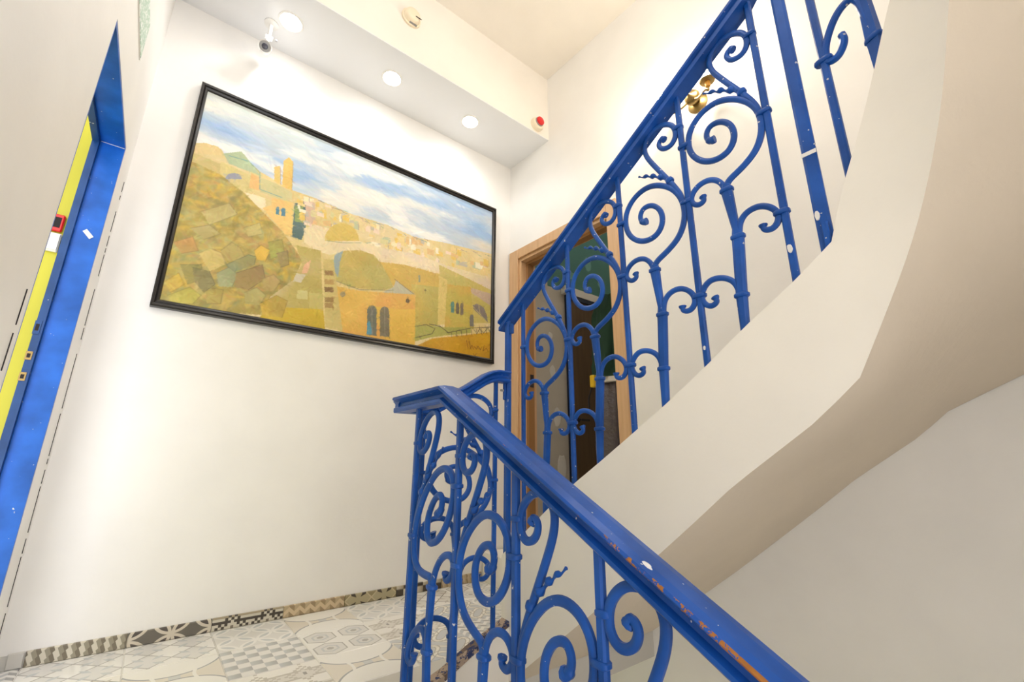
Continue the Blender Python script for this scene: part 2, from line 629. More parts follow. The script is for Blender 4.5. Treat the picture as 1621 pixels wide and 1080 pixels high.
for f, g, t_, b_, o_ in path:
    n = 7
    bot = [(f[0] + (o_[0] - f[0]) * k / n, f[1] + (o_[1] - f[1]) * k / n, b_) for k in range(n + 1)]
    # start just behind the face so that the two meet in one crisp edge
    bot[0] = (f[0] + (g[0] - f[0]) * 0.0, f[1] + (g[1] - f[1]) * 0.0, b_)
    top = [(p[0], p[1], b_ + 0.08) for p in bot[:0:-1]] + [(g[0], g[1], b_ + 0.07)]
    sr.append(bot + top)
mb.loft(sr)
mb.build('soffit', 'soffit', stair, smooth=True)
# steps
def step(poly, z0, z1):
    return MB().prism(poly, z0, z1).build('step', 'stair', stair)
step([(1.20, 1.50), (1.72, 2.25), (1.75, 2.49), (XR(2.49), 2.49), (XR(1.95), 1.95)], FL, FL + 0.165)
step([(1.201, 1.42), (1.201, 1.499), (XR(1.95) - 0.001, 1.949), (XR(1.42) - 0.001, 1.42)], FL, -0.44)
for k in range(4):
    y1 = 1.42 - 0.25 * k
    zz = -0.33 + 0.165 * k
    MB().box(1.201, XR(y1) - 0.003, y1 - 0.25, y1 - 0.001, zz - 0.10, zz).build('step', 'step', stair)
# kerb at the head of the well, with paint spatter
mb = MB()
KX = [0.56, 0.74, 0.85, 0.95, 1.05, 1.10]
KZ = [-0.69, -0.68, -0.645, -0.60, -0.565, -0.545]
mb.loft([[(x, 1.395, FL - 0.5), (x, 1.395, zz), (x, 1.44, zz), (x, 1.44, FL - 0.5)] for x, zz in zip(KX, KZ)])
mb.build('kerb', 'stair', stair)
M['kerb'] = mat('paint_stained_kerb', srgb(150, 132, 116), 0.8)
_nt = M['kerb'].node_tree
_c = colmix(_nt, noise(_nt, 16, 5, rough=0.7).gt(0.5), srgb(172, 152, 134), srgb(112, 94, 84))
_c = colmix(_nt, noise(_nt, 34, 5, rough=0.75).gt(0.54), _c, srgb(34, 48, 92))
setcol(M['kerb'], _c)
bump(M['kerb'], noise(_nt, 60, 4), 0.6, 0.006)
mb = MB()
mb.loft([[(x, 1.392, zz - 0.012), (x, 1.394, zz + 0.004), (x, 1.436, zz + 0.006), (x, 1.441, zz - 0.012)] for x, zz in zip(KX[1:], KZ[1:])])
mb.build('kerb_capping', 'kerb', stair)
# landing edge below the kerb and the lower flight
lower = thing('lower_stair_flight', (0.15, 0.6, FL - 0.9), 'cream lower flight climbing to the tiled landing', 'staircase')
for k in range(7):
    y1 = 1.18 - 0.25 * k
    zz = FL - 0.008 - 0.145 * (k + 1)
    MB().box(XL + 0.001, 0.60, y1 - 0.25, y1 - 0.001, zz - 0.3, zz).build('step', 'step', lower)
ys = [1.395, 1.18, 0.9, 0.5, 0.1, -0.57]
mb = MB()
zt2 = lambda y: -0.69 if y > 1.05 else -0.69 - 0.575 * (1.05 - y)
mb.loft([[(0.602, y, zt2(y) - 0.35), (0.602, y, zt2(y)), (0.70, y, zt2(y)), (0.70, y, zt2(y) - 0.35)] for y in ys])
mb.build('stringer', 'stair', lower)
struct(MB().box(XL - 0.14, 2.3, -2.6, YB, LOW - 0.1, LOW).build('floor_lower', 'step'), 'floor of the storey below')

# ------------------------------------------------------------------ left doorway
d1 = bpy.data.objects.new('door_1', None); COL.objects.link(d1)
d1.location = (XL - 0.07, (DY0 + DY1) / 2, 0); WORLD['door_1'] = Vector(d1.location)
struct(d1, 'blue painted door frame without a leaf in the left wall')
def jamb(y_in, sgn):
    mb = MB()
    e = 0.012 * sgn
    mb.box(XL - 0.078, XL - 0.001, min(y_in, y_in - e), max(y_in, y_in - e), FL, DZ - 0.012)
    o = mb.build('jamb', 'blue_door', d1)
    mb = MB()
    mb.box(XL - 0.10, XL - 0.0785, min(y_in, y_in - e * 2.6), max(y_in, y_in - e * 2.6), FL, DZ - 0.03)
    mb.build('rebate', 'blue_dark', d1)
    return o
jamb(DY1, 1)
jamb(DY0, -1)
MB().box(XL - 0.078, XL - 0.001, DY0, DY1, DZ - 0.012, DZ).build('lintel', 'blue_door', d1)
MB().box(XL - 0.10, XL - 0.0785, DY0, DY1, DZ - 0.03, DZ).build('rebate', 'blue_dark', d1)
MB().box(XL - 0.076, XL - 0.002, DY1 - 0.0125, DY1 - 0.0118, DZ - 0.0145, DZ - 0.0118).build('putty_joint', 'chip', d1)
for zz, w in ((0.464, 0.05), (0.36, 0.03), (0.285, 0.03)):
    sp = MB().box(XL - 0.102, XL - 0.085, DY1 - 0.034, DY1 - 0.031, zz - w / 2, zz + w / 2).build('strike_plate', 'brass' if w < 0.05 else 'blue_dark', d1)
    MB().box(XL - 0.098, XL - 0.089, DY1 - 0.0345, DY1 - 0.0338, zz - w / 4, zz + w / 4).build('strike_hole', 'crack', sp)
mb = MB()
c = Vector((XL - 0.037, DY1 - 0.0135, 0.864))
dx, dz = Vector((0.022, 0, -0.024)).normalized() * 0.018, Vector((0.5, 0, 0.6)).normalized() * 0.008
vs = [c - dx - dz, c + dx - dz, c + dx + dz, c - dx + dz]
mb.add(vs + [v + Vector((0, -0.002, 0)) for v in vs], [(0, 1, 2, 3), (4, 5, 6, 7), (0, 1, 5, 4), (1, 2, 6, 5), (2, 3, 7, 6), (3, 0, 4, 7)])
tag(mb.build('tape_strip', 'chip'), 'small strip of white tape stuck on the blue door jamb', 'tape')
# yellow room behind it
mb = MB()
mb.box(-1.9, XL - 0.102, DY1 + 0.002, DY1 + 0.1, LOW, CEIL)
mb.box(-2.0, -1.9, 0.2, DY1 + 0.1, LOW, CEIL)
struct(mb.build('wall_side_room', 'yellow'), 'bright yellow wall seen through the blue doorway')
MB().box(-1.9, XL - 0.14, 0.2, DY1 + 0.1, CEIL, CEIL + 0.1).build('room_ceiling', 'wall', bpy.data.objects['wall_side_room'])
cp = thing('alarm_call_point', (-0.47, DY1 + 0.012, 0.87), 'small red alarm call point on the yellow wall', 'alarm')
bez(MB().box(-0.446, -0.408, DY1 - 0.014, DY1 + 0.0015, 0.848, 0.918).build('housing', 'red', cp), 0.004)
MB().box(-0.438, -0.416, DY1 - 0.016, DY1 - 0.014, 0.862, 0.904).build('push_plate', 'crack', cp)
jb = thing('junction_box', (-0.46, DY1 + 0.012, 0.78), 'white plastic junction box below the red call point', 'box')
bez(MB().box(-0.444, -0.404, DY1 - 0.014, DY1 + 0.0015, 0.765, 0.840).build('body', 'plastic', jb), 0.003)
MB().box(-0.441, -0.407, DY1 - 0.019, DY1 - 0.014, 0.770, 0.835).build('lid', 'plastic', jb)

# green sign above the door
M['green_sign'] = mat('green_sign_print', srgb(168, 205, 180), 0.4)
_nt = M['green_sign'].node_tree
setcol(M['green_sign'], colmix(_nt, noise(_nt, 70, 1).gt(0.56), srgb(176, 206, 186), srgb(232, 240, 234)))
es = thing('wall_sign', (XL, 1.8, 1.545), 'pale green and white sign plate on the wall above the blue doorway', 'sign')
MB().box(XL, XL + 0.003, 1.62, 2.022, 1.545, 1.725).build('backing', 'plastic', es)
MB().box(XL + 0.003, XL + 0.0045, 1.63, 2.016, 1.551, 1.719).build('print', 'green_sign', es)

# ------------------------------------------------------------------ right doorway (oak) and what lies behind it
d2 = bpy.data.objects.new('door_2', None); COL.objects.link(d2)
d2.location = (XR(2.0), 2.0, -0.44 + OZ); WORLD['door_2'] = Vector(d2.location)
struct(d2, 'light oak door frame in the right wall behind the railing')
def rbox(y0, y1, z0, z1, t0, t1):
    """box on the right wall, t0..t1 = distance into the wall"""
    return MB().prism([(XR(y0) + t0, y0), (XR(y0) + t1, y0), (XR(y1) + t1, y1), (XR(y1) + t0, y1)], z0, z1)
RZ0 = -0.44
bez(rbox(RY1 - 0.006, 2.487, RZ0, 1.586, -0.018, -0.0005).build('architrave', 'wood', d2), 0.003)
bez(rbox(1.478, RY0 + 0.006, RZ0, 1.586, -0.018, -0.0005).build('architrave', 'wood', d2), 0.003)
bez(rbox(RY0 + 0.0065, RY1 - 0.0065, RZ - 0.006, 1.586, -0.018, -0.0005).build('architrave', 'wood', d2), 0.003)
for y0, y1 in ((RY1 - 0.03, RY1), (RY0, RY0 + 0.018)):
    rbox(y0, y1, RZ0, RZ - 0.0305, 0.0, 0.14).build('jamb', 'wood', d2)
rbox(RY0, RY1, RZ - 0.03, RZ, 0.0, 0.14).build('head', 'wood', d2)
rbox(RY1 - 0.052, RY1 - 0.0305, RZ0, RZ - 0.052, 0.045, 0.10).build('door_stop', 'wood_dark', d2)
rbox(RY0 + 0.0185, RY1 - 0.0305, RZ - 0.052, RZ - 0.0305, 0.045, 0.10).build('door_stop', 'wood_dark', d2)
for zz in (0.52, -0.1):
    rbox(RY1 - 0.056, RY1 - 0.0525, zz, zz + 0.09, 0.06, 0.09).build('hinge', 'crack', d2)
M['plasterb'] = plaster('grey_beige_raw_plaster', srgb(196, 186, 168), 0.8, 0.08)
M['teal'] = plaster('teal_green_plaster', srgb(74, 122, 112), 0.7, 0.08)
M['browndoor'] = mat('dark_brown_wood', srgb(112, 84, 54), 0.5)
_nt = M['browndoor'].node_tree
_tc = _nt.nodes.new('ShaderNodeTexCoord'); _mp = _nt.nodes.new('ShaderNodeMapping')
_mp.inputs['Scale'].default_value = (22, 22, 1.2)
_nt.links.new(_tc.outputs['Object'], _mp.inputs[0])
setcol(M['browndoor'], colmix(_nt, noise(_nt, 2, 5, _mp.outputs[0]), srgb(66, 48, 28), srgb(106, 80, 50)))
M['navy'] = mat('dark_navy_frame', srgb(24, 36, 56), 0.5)
M['patch'] = mat('white_filler', srgb(214, 208, 196), 0.8)
M['tealpatch'] = mat('pale_teal_filler', srgb(104, 150, 142), 0.8)
M['drape'] = mat('dark_green_cloth', srgb(30, 62, 44), 0.85)
M['bag'] = mat('black_plastic_film', srgb(84, 76, 78), 0.16)
bump(M['bag'], noise(M['bag'].node_tree, 28, 5), 0.9, 0.02)
YR = 2.62
rw = MB().box(2.12, 4.2, YR, YR + 0.08, -0.6, 1.5).build('wall_next_room', 'plasterb')
struct(rw, 'raw grey beige plaster wall seen through the oak doorway')
uw = MB().box(2.12, 4.2, YR, YR + 0.08, 1.5001, CEIL).build('wall_next_room_upper', 'teal')
struct(uw, 'teal green upper wall seen through the oak doorway')
struct(MB().box(3.9, 4.0, 1.0, YR, -0.6, CEIL).build('wall_next_room_end', 'plasterb'))
struct(MB().box(2.22, 4.2, 0.9, YR, -0.7, -0.6).build('floor_next_room', 'step'))
struct(MB().box(2.22, 4.0, 0.8, 0.9, -0.6, CEIL).build('wall_next_room_near', 'plasterb'))
struct(MB().box(2.22, 4.0, 0.9, YR, CEIL, CEIL + 0.1).build('ceiling_next_room', 'wall'))
rnd = random.Random(3)
def blob(x, zz, w, h, m, par, y=YR, n=12):
    vs = [(x + w * math.cos(q) * rnd.uniform(0.8, 1.1), zz + h * math.sin(q) * rnd.uniform(0.85, 1.1)) for q in [2 * math.pi * k / n for k in range(n)]]
    mb = MB()
    mb.loft([[(a, y, b) for a, b in vs], [(x + (a - x) * 0.9, y - 0.003, zz + (b - zz) * 0.9) for a, b in vs]])
    return mb.build('filler_patch', m, par)
for x, zz, w, h in ((2.52, 0.74, 0.035, 0.055), (2.56, 0.36, 0.045, 0.08), (2.60, -0.04, 0.05, 0.11), (2.50, 1.05, 0.03, 0.03), (2.40, 1.2, 0.025, 0.02)):
    blob(x, zz, w, h, 'patch', rw)
for x, zz, w, h in ((3.02, 1.86, 0.05, 0.08), (2.80, 1.68, 0.05, 0.04), (3.2, 1.70, 0.05, 0.04)):
    blob(x, zz, w, h, 'tealpatch', uw)
# pier nearest to the frame
MB().box(2.12, 2.42, YR - 0.06, YR - 0.001, -0.6, 1.5).build('pier', 'plasterb', rw)
bd = thing('brown_door', (3.1, YR, -0.6), 'closed dark brown wooden door in the room behind the oak frame', 'door')
MB().box(2.70, 3.62, YR - 0.035, YR - 0.001, -0.6, 1.42).build('leaf', 'browndoor', bd)
MB().box(2.682, 2.6995, YR - 0.05, YR - 0.001, -0.6, 1.46).build('door_frame', 'navy', bd)
MB().box(2.70, 3.66, YR - 0.05, YR - 0.001, 1.4205, 1.46).build('door_frame', 'navy', bd)
MB().box(2.64, 3.7, YR - 0.055, YR - 0.001, 1.4605, 1.53).build('lintel_board', 'patch', bd)
hd = MB().lathe((2.76, YR - 0.0355, 0.35), (0, -1, 0), [(0, 0.02), (0.012, 0.02), (0.013, 0.008), (0.04, 0.008)], 12).build('handle', 'crack', bd)
MB().box(2.75, 2.86, YR - 0.085, YR - 0.072, 0.342, 0.358).build('lever', 'crack', hd)

def cloth_col(name, cx, cy, rx, ry, z0, z1, folds, m, parent, amp=0.12, seed=1):
    r_ = random.Random(seed)
    ph = [r_.uniform(0, 6.28) for _ in range(8)]
    rings = []
    N = 40
    for k in range(15):
        t = k / 14
        zz = z0 + (z1 - z0) * t
        sh = 1 - 0.35 * max(0, t - 0.8) / 0.2 + 0.06 * math.sin(5 * t + ph[0])
        ring = []
        for i in range(N):
            q = 2 * math.pi * i / N
            f = 1 + amp * math.sin(folds * q + ph[1] + 2.2 * t) + amp * 0.6 * math.sin((folds * 2 + 1) * q + ph[2] - 5 * t) + r_.uniform(-0.03, 0.03)
            ring.append((cx + rx * sh * f * math.cos(q), cy + ry * sh * f * math.sin(q), zz))
        rings.append(ring)
    return MB().loft(rings).build(name, m, parent, smooth=True)
# black wrapped bundle with green cloth on top, leaning beside the brown door
bu = thing('wrapped_bundle', (2.62, 1.90, -0.6), 'tall bundle wrapped in black plastic film inside the oak doorway', 'bundle')
cloth_col('film_wrap', 2.60, 2.03, 0.17, 0.15, -0.6, 0.56, 7, 'bag', bu, 0.07, 5)
gc = thing('green_cloth', (2.60, 2.03, 0.56), 'dark green cloth heaped above the black wrapped bundle', 'cloth')
cloth_col('drape', 2.62, 2.05, 0.16, 0.14, 0.60, 1.25, 6, 'drape', gc, 0.12, 8)
MB().lathe((2.60, 2.03, 0.562), (0, 0, 1), [(0, 0.15), (0.037, 0.15)], 24).build('pale_board', 'patch', gc)
tp = thing('hand_tool', (2.43, 2.10, 0.50), 'small yellow tool hanging on the black wrapped bundle', 'tool')
M['toolyellow'] = mat('yellow_plastic', srgb(226, 186, 40), 0.4)
bez(MB().box(2.41, 2.45, 2.085, 2.125, 0.53, 0.62).build('body', 'toolyellow', tp), 0.008, 2)
MB().tube([(2.43, 2.125, 0.53), (2.42, 2.15, 0.45), (2.43, 2.155, 0.37)], 0.006, 6).build('strap', 'crack', tp)

# ------------------------------------------------------------------ wrought-iron railings
def catmull(P, n=8):
    P = [np.array(p, float) for p in P]
    P = [2 * P[0] - P[1]] + P + [2 * P[-1] - P[-2]]
    out = []
    for i in range(1, len(P) - 2):
        for k in range(n):
            t = k / n
            out.append(0.5 * ((2 * P[i]) + (P[i + 1] - P[i - 1]) * t + (2 * P[i - 1] - 5 * P[i] + 4 * P[i + 1] - P[i + 2]) * t * t
                              + (3 * P[i] - P[i - 1] - 3 * P[i + 1] + P[i + 2]) * t ** 3))
    out.append(P[-2])
    return out


def smooth_path(P, n=6, it=6):
    Q = np.array(catmull(P, n))
    for _ in range(it):
        Q[1:-1] = 0.25 * Q[:-2] + 0.5 * Q[1:-1] + 0.25 * Q[2:]
    return Q


YREF0, YREF1 = 0.815, 0.568
def ref(pts):
    """measured (y, z) on the upper flight -> (u across the bay from low bar to high bar, z below the rail line)"""
    return [((YREF0 - y) / (YREF0 - YREF1), z - (0.957 + (YREF0 - y) * 0.67)) for y, z in pts]
SPIRAL = ref([(0.712, 0.748), (0.729, 0.750), (0.736, 0.774), (0.722, 0.797), (0.690, 0.795), (0.662, 0.765), (0.658, 0.722), (0.680, 0.688), (0.722, 0.680), (0.764, 0.701), (0.792, 0.748), (0.789, 0.808), (0.750, 0.853), (0.690, 0.866), (0.628, 0.832), (0.590, 0.776), (0.584, 0.712), (0.607, 0.655), (0.651, 0.620), (0.692, 0.598), (0.700, 0.574)])
STAIL = ref([(0.584, 0.752), (0.592, 0.790), (0.618, 0.843), (0.662, 0.920), (0.694, 0.982), (0.696, 1.026), (0.669, 1.058), (0.625, 1.062), (0.590, 1.036), (0.584, 0.996), (0.604, 0.970), (0.634, 0.974), (0.646, 0.998), (0.634, 1.014), (0.624, 1.004)])
LEAF = ref([(0.614, 0.842), (0.642, 0.872), (0.672, 0.892), (0.698, 0.906), (0.728, 0.918)])
ARCH1 = ref([(0.703, 0.566), (0.710, 0.598), (0.736, 0.624), (0.772, 0.626), (0.800, 0.606), (0.806, 0.580), (0.788, 0.562), (0.768, 0.568), (0.770, 0.584)])
ARCH2 = ref([(0.684, 0.428), (0.678, 0.462), (0.656, 0.486), (0.620, 0.490), (0.590, 0.468), (0.582, 0.440), (0.598, 0.418), (0.620, 0.420), (0.622, 0.436)])
ARCH3 = ref([(0.702, 0.262), (0.712, 0.300), (0.742, 0.322), (0.780, 0.324), (0.806, 0.298), (0.808, 0.268), (0.788, 0.250), (0.768, 0.258), (0.772, 0.274)])
POST = ref([(0.700, 0.590), (0.700, 0.572), (0.690, 0.450), (0.688, 0.425), (0.700, 0.262), (0.704, 0.150)])
C_TOP, C_SPI, C_MID, C_LOW, C_BASE = -0.105, -0.182, -0.37, -0.67, -0.885


def collar(par, P, zz, du, w=0.036, name='collar'):
    """rounded clasp; P(s) gives xy, du = unit tangent xy"""
    n = 12
    rings = []
    for h, k in ((-0.0062, 0.84), (-0.0035, 1.0), (0.0035, 1.0), (0.0062, 0.84)):
        ring = []
        for i in range(n):
            q = 2 * math.pi * (i + 0.5) / n
            c, s_ = math.cos(q), math.sin(q)
            a = abs(c) ** 0.6 * (1 if c > 0 else -1) * w / 2 * k
            b = abs(s_) ** 0.6 * (1 if s_ > 0 else -1) * 0.0125 * k
            ring.append((P[0] + du[0] * a - du[1] * b, P[1] + du[1] * a + du[0] * b, zz + h))
        rings.append(ring)
    return MB().loft(rings).build(name, 'blue', par, smooth=True)


def vbar(par, P, z0, z1, du, w=0.0175, t=0.014, name='baluster', w0=None):
    w0 = w0 or w
    a = [(-1, -1), (1, -1), (1, 1), (-1, 1)]
    e = 0.3
    prof = lambda ww: [(x * ww / 2, y * t / 2 * e2) for x, y, e2 in
                       ((-1, -1, 0.5), (-0.6, -1, 1), (0.6, -1, 1), (1, -1, 0.5), (1, 1, 0.5), (0.6, 1, 1), (-0.6, 1, 1), (-1, 1, 0.5))]
    rings = [[(P[0] + du[0] * p - du[1] * q, P[1] + du[1] * p + du[0] * q, zz) for p, q in prof(ww)] for zz, ww in ((z0, w0), (z1, w))]
    return MB().loft(rings).build(name, 'blue', par)


class Bay:
    THICK = 1.0
    """one ironwork bay in a vertical plane, from a low bar at A (xy) to a high bar at B (xy);
    zA, zB = underside of the handrail there"""
    def __init__(s, par, A, B, zA, zB, drop=0.0):
        s.par, s.A, s.B, s.zA, s.zB = par, np.array(A, float), np.array(B, float), zA, zB
        d = s.B - s.A
        s.du = d / np.linalg.norm(d)
        s.nv = np.array([-s.du[1], s.du[0]])
        s.drop = drop

    def p(s, u, zr, off=0.0):
        q = s.A + (s.B - s.A) * u + s.nv * off
        return (q[0], q[1], s.zA + (s.zB - s.zA) * u + zr)

    def scroll(s, pts, name, r=0.0088, end='start', taper=None, off=0.0):
        Q = smooth_path(pts)
        n = len(Q)
        rad = []
        for i in range(n):
            t = i / (n - 1)
            if end == 'end':
                t = 1 - t
            k = 1.0
            if t < 0.03:
                k = 1.3
            elif t < 0.06:
                k = 1.12
            elif t < 0.35:
                k = 0.88 + 0.12 * (t - 0.06) / 0.29
            rad.append(r * k * Bay.THICK)
        up = (s.nv[0], s.nv[1], 0)
        return MB().tube([s.p(a, b, off) for a, b in Q], rad, 8, up=up, squash=0.9).build(name, 'blue', s.par, smooth=True)

    def leaf(s):
        Q = smooth_path(LEAF, 8, 3)
        n = len(Q)
        rad = [max(0.0022, (0.0095 - 0.0065 * i / n) * (1 + 0.5 * math.sin(i * 0.8))) for i in range(n)]
        return MB().tube([s.p(a, b + 0.002 * math.sin(i * 0.8 + 1)) for i, (a, b) in enumerate(Q)], rad, 8, up=(s.nv[0], s.nv[1], 0)).build('twisted_leaf', 'blue', s.par, smooth=True)

    def post(s, z_end=None):
        Q = POST
        ws = [0.021, 0.030, 0.018, 0.030, 0.027, 0.020]
        rings = []
        last = s.p(*Q[-1])
        for (a, b), w in zip(Q, ws):
            x, y, zz = s.p(a, b)
            if (a, b) == Q[-1] and z_end is not None:
                zz = z_end
            hw, ht = w / 2, 0.0085
            rings.append([(x + s.du[0] * i * hw - s.du[1] * j * ht, y + s.du[1] * i * hw + s.du[0] * j * ht, zz)
                          for i, j in ((-1, -0.5), (-0.5, -1), (0.5, -1), (1, -0.5), (1, 0.5), (0.5, 1), (-0.5, 1), (-1, 0.5))])
        o = MB().loft(rings).build('tapered_post', 'blue', s.par)
        for k in (1, 3, 4):
            x, y, zz = s.p(*Q[k])
            collar(s.par, (x, y), zz, s.du, 0.037)
        return o

    def build(s, z_end=None, ropes=True):
        s.scroll(SPIRAL, 'spiral_scroll', 0.009)
        s.scroll(STAIL, 's_scroll', 0.0085, 'end')
        s.leaf()
        s.scroll(ARCH1, 'small_scroll', 0.0082, 'end')
        s.scroll(ARCH2, 'small_scroll', 0.0082, 'end')
        s.scroll(ARCH3, 'small_scroll', 0.0082, 'end')
        s.post(z_end)
        return s

    def bar_collars(s, u, which, shift=0.0):
        for c in which:
            x, y, zz = s.p(u, c)
            q = np.array([x, y]) + s.du * shift
            collar(s.par, q, zz, s.du, 0.038 if c != C_TOP else 0.032)


def rail_sweep(par, pts, prof, name, mats, mis=None, side=None):
    """moulded handrail: prof = (across, height) polygon, swept with vertical joints along pts (bottom line)"""
    pts = [Vector(p) for p in pts]
    rings = []
    for i, p in enumerate(pts):
        a = (p - pts[i - 1]) if i > 0 else (pts[1] - p)
        b = (pts[i + 1] - p) if i < len(pts) - 1 else (p - pts[i - 1])
        a2, b2 = Vector((a.x, a.y, 0)).normalized(), Vector((b.x, b.y, 0)).normalized()
        n1, n2 = Vector((a2.y, -a2.x, 0)), Vector((b2.y, -b2.x, 0))
        n = (n1 + n2).normalized()
        k = 1 / max(0.45, n.dot(n1))
        rings.append([p + n * (x * k) + Vector((0, 0, h)) for x, h in prof])
    return MB().loft(rings, 0, True, mis).build(name, mats, par)


# profile: x>0 is to the right of the travel direction
PROF = [(-0.022, 0.0), (0.022, 0.0), (0.028, 0.006), (0.028, 0.014), (0.016, 0.019), (0.014, 0.030), (0.024, 0.037),
        (0.034, 0.041), (0.036, 0.0445), (0.033, 0.050), (0.015, 0.0535), (-0.015, 0.0535), (-0.033, 0.050), (-0.036, 0.0445), (-0.034, 0.041), (-0.024, 0.037),
        (-0.014, 0.030), (-0.016, 0.019), (-0.028, 0.014), (-0.028, 0.006)]
MIS = [0] * 20
MIS[12] = 1
MIS[13] = 1

Bay.THICK = 1.12
# ---- lower railing: climbs along x = 0.65 to the landing, turns round the head of the well
low = thing('lower_railing', (0.65, 1.29, FL), 'blue scrollwork railing with worn handrail climbing from the bottom right to the landing', 'railing')
LX = 0.65
def lrail(y): return 0.164 if y > 1.115 else 0.164 - 0.557 * (1.115 - y)
LP = [(LX, y, lrail(y)) for y in (-0.10, 0.2, 0.5, 0.8, 1.115)] + [(LX, 1.425, 0.164)]
rail_sweep(low, LP, PROF, 'handrail', ['blue_rail', 'blue_worn'], MIS)
bars = [1.29, 1.042, 0.801, 0.569, 0.33, 0.09]
up_y = np.array([0, 1.0])
for i, y in enumerate(bars):
    vbar(low, (LX, y), lrail(y) - 0.885, lrail(y) + 0.004, (0, 1), 0.0195, 0.016)
for i in range(len(bars) - 1):
    hi, lo_ = bars[i], bars[i + 1]
    b = Bay(low, (LX, lo_), (LX, hi), lrail(lo_), lrail(hi)).build()
    b.bar_collars(1.0, (C_TOP, C_MID), -0.006)
    b.bar_collars(0.0, (C_SPI,), 0.006)
    b.bar_collars(0.0, (C_LOW,), 0.0)
# head of the well
HY = 1.42
HX = [0.65, 0.77, 1.03, 1.075, 1.105]
HZ = [0.164, 0.164, 0.302, 0.318, 0.316]
rail_sweep(low, [(x, HY, zz) for x, zz in ((0.65 - 0.02, 0.1635), (0.77, 0.1645), (0.90, 0.238), (0.985, 0.293), (1.02, 0.309), (1.05, 0.316), (1.104, 0.317))], [(a * 0.85, h * 0.92) for a, h in PROF], 'handrail', 'blue_rail')
hrail = lambda x: float(np.interp(x, [0.65, 0.77, 1.02, 1.05, 1.2], [0.164, 0.166, 0.307, 0.316, 0.317]))
for x in (0.735, 1.047):
    vbar(low, (x, HY), max(hrail(x) - 0.91, float(np.interp(x, KX, KZ)) - 0.01), hrail(x) + 0.004, (1, 0), 0.0175, 0.014)
hb = Bay(low, (0.735, HY), (1.047, HY), 0.150, 0.308).build(-0.62)
hb.bar_collars(1.0, (C_TOP, C_MID), -0.006)
hb.bar_collars(0.0, (C_SPI, C_LOW), 0.006)
# paint chip on the handrail
def paint_chip(par, x, y, zz, w, m='chip', name='paint_chip'):
    r_ = random.Random(int(y * 1000))
    n = 9
    rings = []
    for k, h in ((1.0, 0.0), (0.8, 0.003), (0.35, 0.0045)):
        rings.append([(x + w * 0.7 * k * math.cos(q) * r_.uniform(0.8, 1.1), y + w * k * math.sin(q) * r_.uniform(0.8, 1.1), zz + h + 0.557 * w * k * math.sin(q)) for q in [2 * math.pi * i / n for i in range(n)]])
    return MB().loft(rings).build(name, m, par, smooth=True)
yc = 0.455
paint_chip(low, 0.632, yc, lrail(yc) + 0.0495, 0.012)

# ---- upper railing
Bay.THICK = 1.02
upr = thing('upper_railing', (1.13, 1.43, FL), 'blue scrollwork railing standing on the cream upper flight', 'railing')
UX = 1.125
ubars = [1.328, 1.067, 0.815, 0.570, 0.333]
def urail(y): return 0.957 + (0.815 - y) * 0.63
k_ = UX / 1.115
sy = lambda y: y * k_
szz = lambda v: v * k_
def urail2(y): return szz(urail(y / k_))
pts = [(UX, 1.475, urail2(1.475))] + [(UX, y, urail2(y)) for y in (1.2, 0.9, 0.6, 0.333)]
def rarc(th, r): return (CX + r * math.cos(th), CY - (r - CR + CRY) * math.sin(th))
RR = CR + 0.025
for k in range(0, 40, 3):
    x, y = rarc(TG[k], RR)
    pts.append((x, y, max(ZTG[k] + 0.90, pts[-1][2] + 0.012)))
UPROF = [(-0.027, 0.0), (0.027, 0.0), (0.027, 0.016), (0.019, 0.022), (0.021, 0.029), (0.033, 0.034), (0.033, 0.044), (0.012, 0.056),
         (-0.012, 0.056), (-0.033, 0.044), (-0.033, 0.034), (-0.021, 0.029), (-0.019, 0.022), (-0.027, 0.016)]
rail_sweep(upr, pts, UPROF, 'handrail', 'blue_rail')
stop_z = lambda y: lerp(y, YT, ZT) if y > 0.25 else 0.5
for i, y0 in enumerate(ubars):
    y = sy(y0)
    vbar(upr, (UX, y), stop_z(y) - 0.012, urail2(y) + 0.004, (0, -1), 0.0175, 0.014)
for i in range(len(ubars) - 1):
    lo_, hi = sy(ubars[i]), sy(ubars[i + 1])
    mid = lo_ + (hi - lo_) * 0.45
    b = Bay(upr, (UX, lo_), (UX, hi), urail2(lo_), urail2(hi)).build(stop_z(mid) - 0.012)
    b.bar_collars(1.0, (C_TOP, C_MID), -0.006)
    b.bar_collars(0.0, (C_SPI,), 0.006)
    if i > 0:
        b.bar_collars(0.0, (C_LOW,), 0.0)
b.bar_collars(1.0, (C_LOW,), -0.006)
# flat bar where the straight run ends, then the bars on the bend
PX = (1.122, 0.262)
vbar(upr, PX, 0.40, 1.45, (0, -1), 0.030, 0.012, 'flat_post')
vbar(upr, (PX[0] - 0.012, PX[1] - 0.004), 0.44, 0.53, (0, -1), 0.014, 0.012, 'bracket')
MB().box(PX[0] - 0.0075, PX[0] - 0.006, PX[1] - 0.016, PX[1] + 0.016, 0.715, 0.725).build('tape_mark', 'chip', upr)
def on_bend(az):
    t = min((abs(math.degrees(math.atan2(rarc(q, RR)[1], rarc(q, RR)[0])) - az), q) for q in [i * math.pi / 400 for i in range(0, 201)])[1]
    p = rarc(t, RR)
    tg = (-math.sin(t), -math.cos(t))
    return p, tg, t
p7, t7, th7 = on_bend(9.85)
z7 = lerp(th7, TG, ZTG)
vbar(upr, p7, z7 - 0.06, z7 + 0.9, t7, 0.0175, 0.014)
p8, t8, th8 = on_bend(5.1)
z8 = lerp(th8, TG, ZTG)
d7 = math.hypot(*p7); d8 = math.hypot(*p8)
zc7, zc8 = 0.83 * d7, 0.825 * d8
rings = []
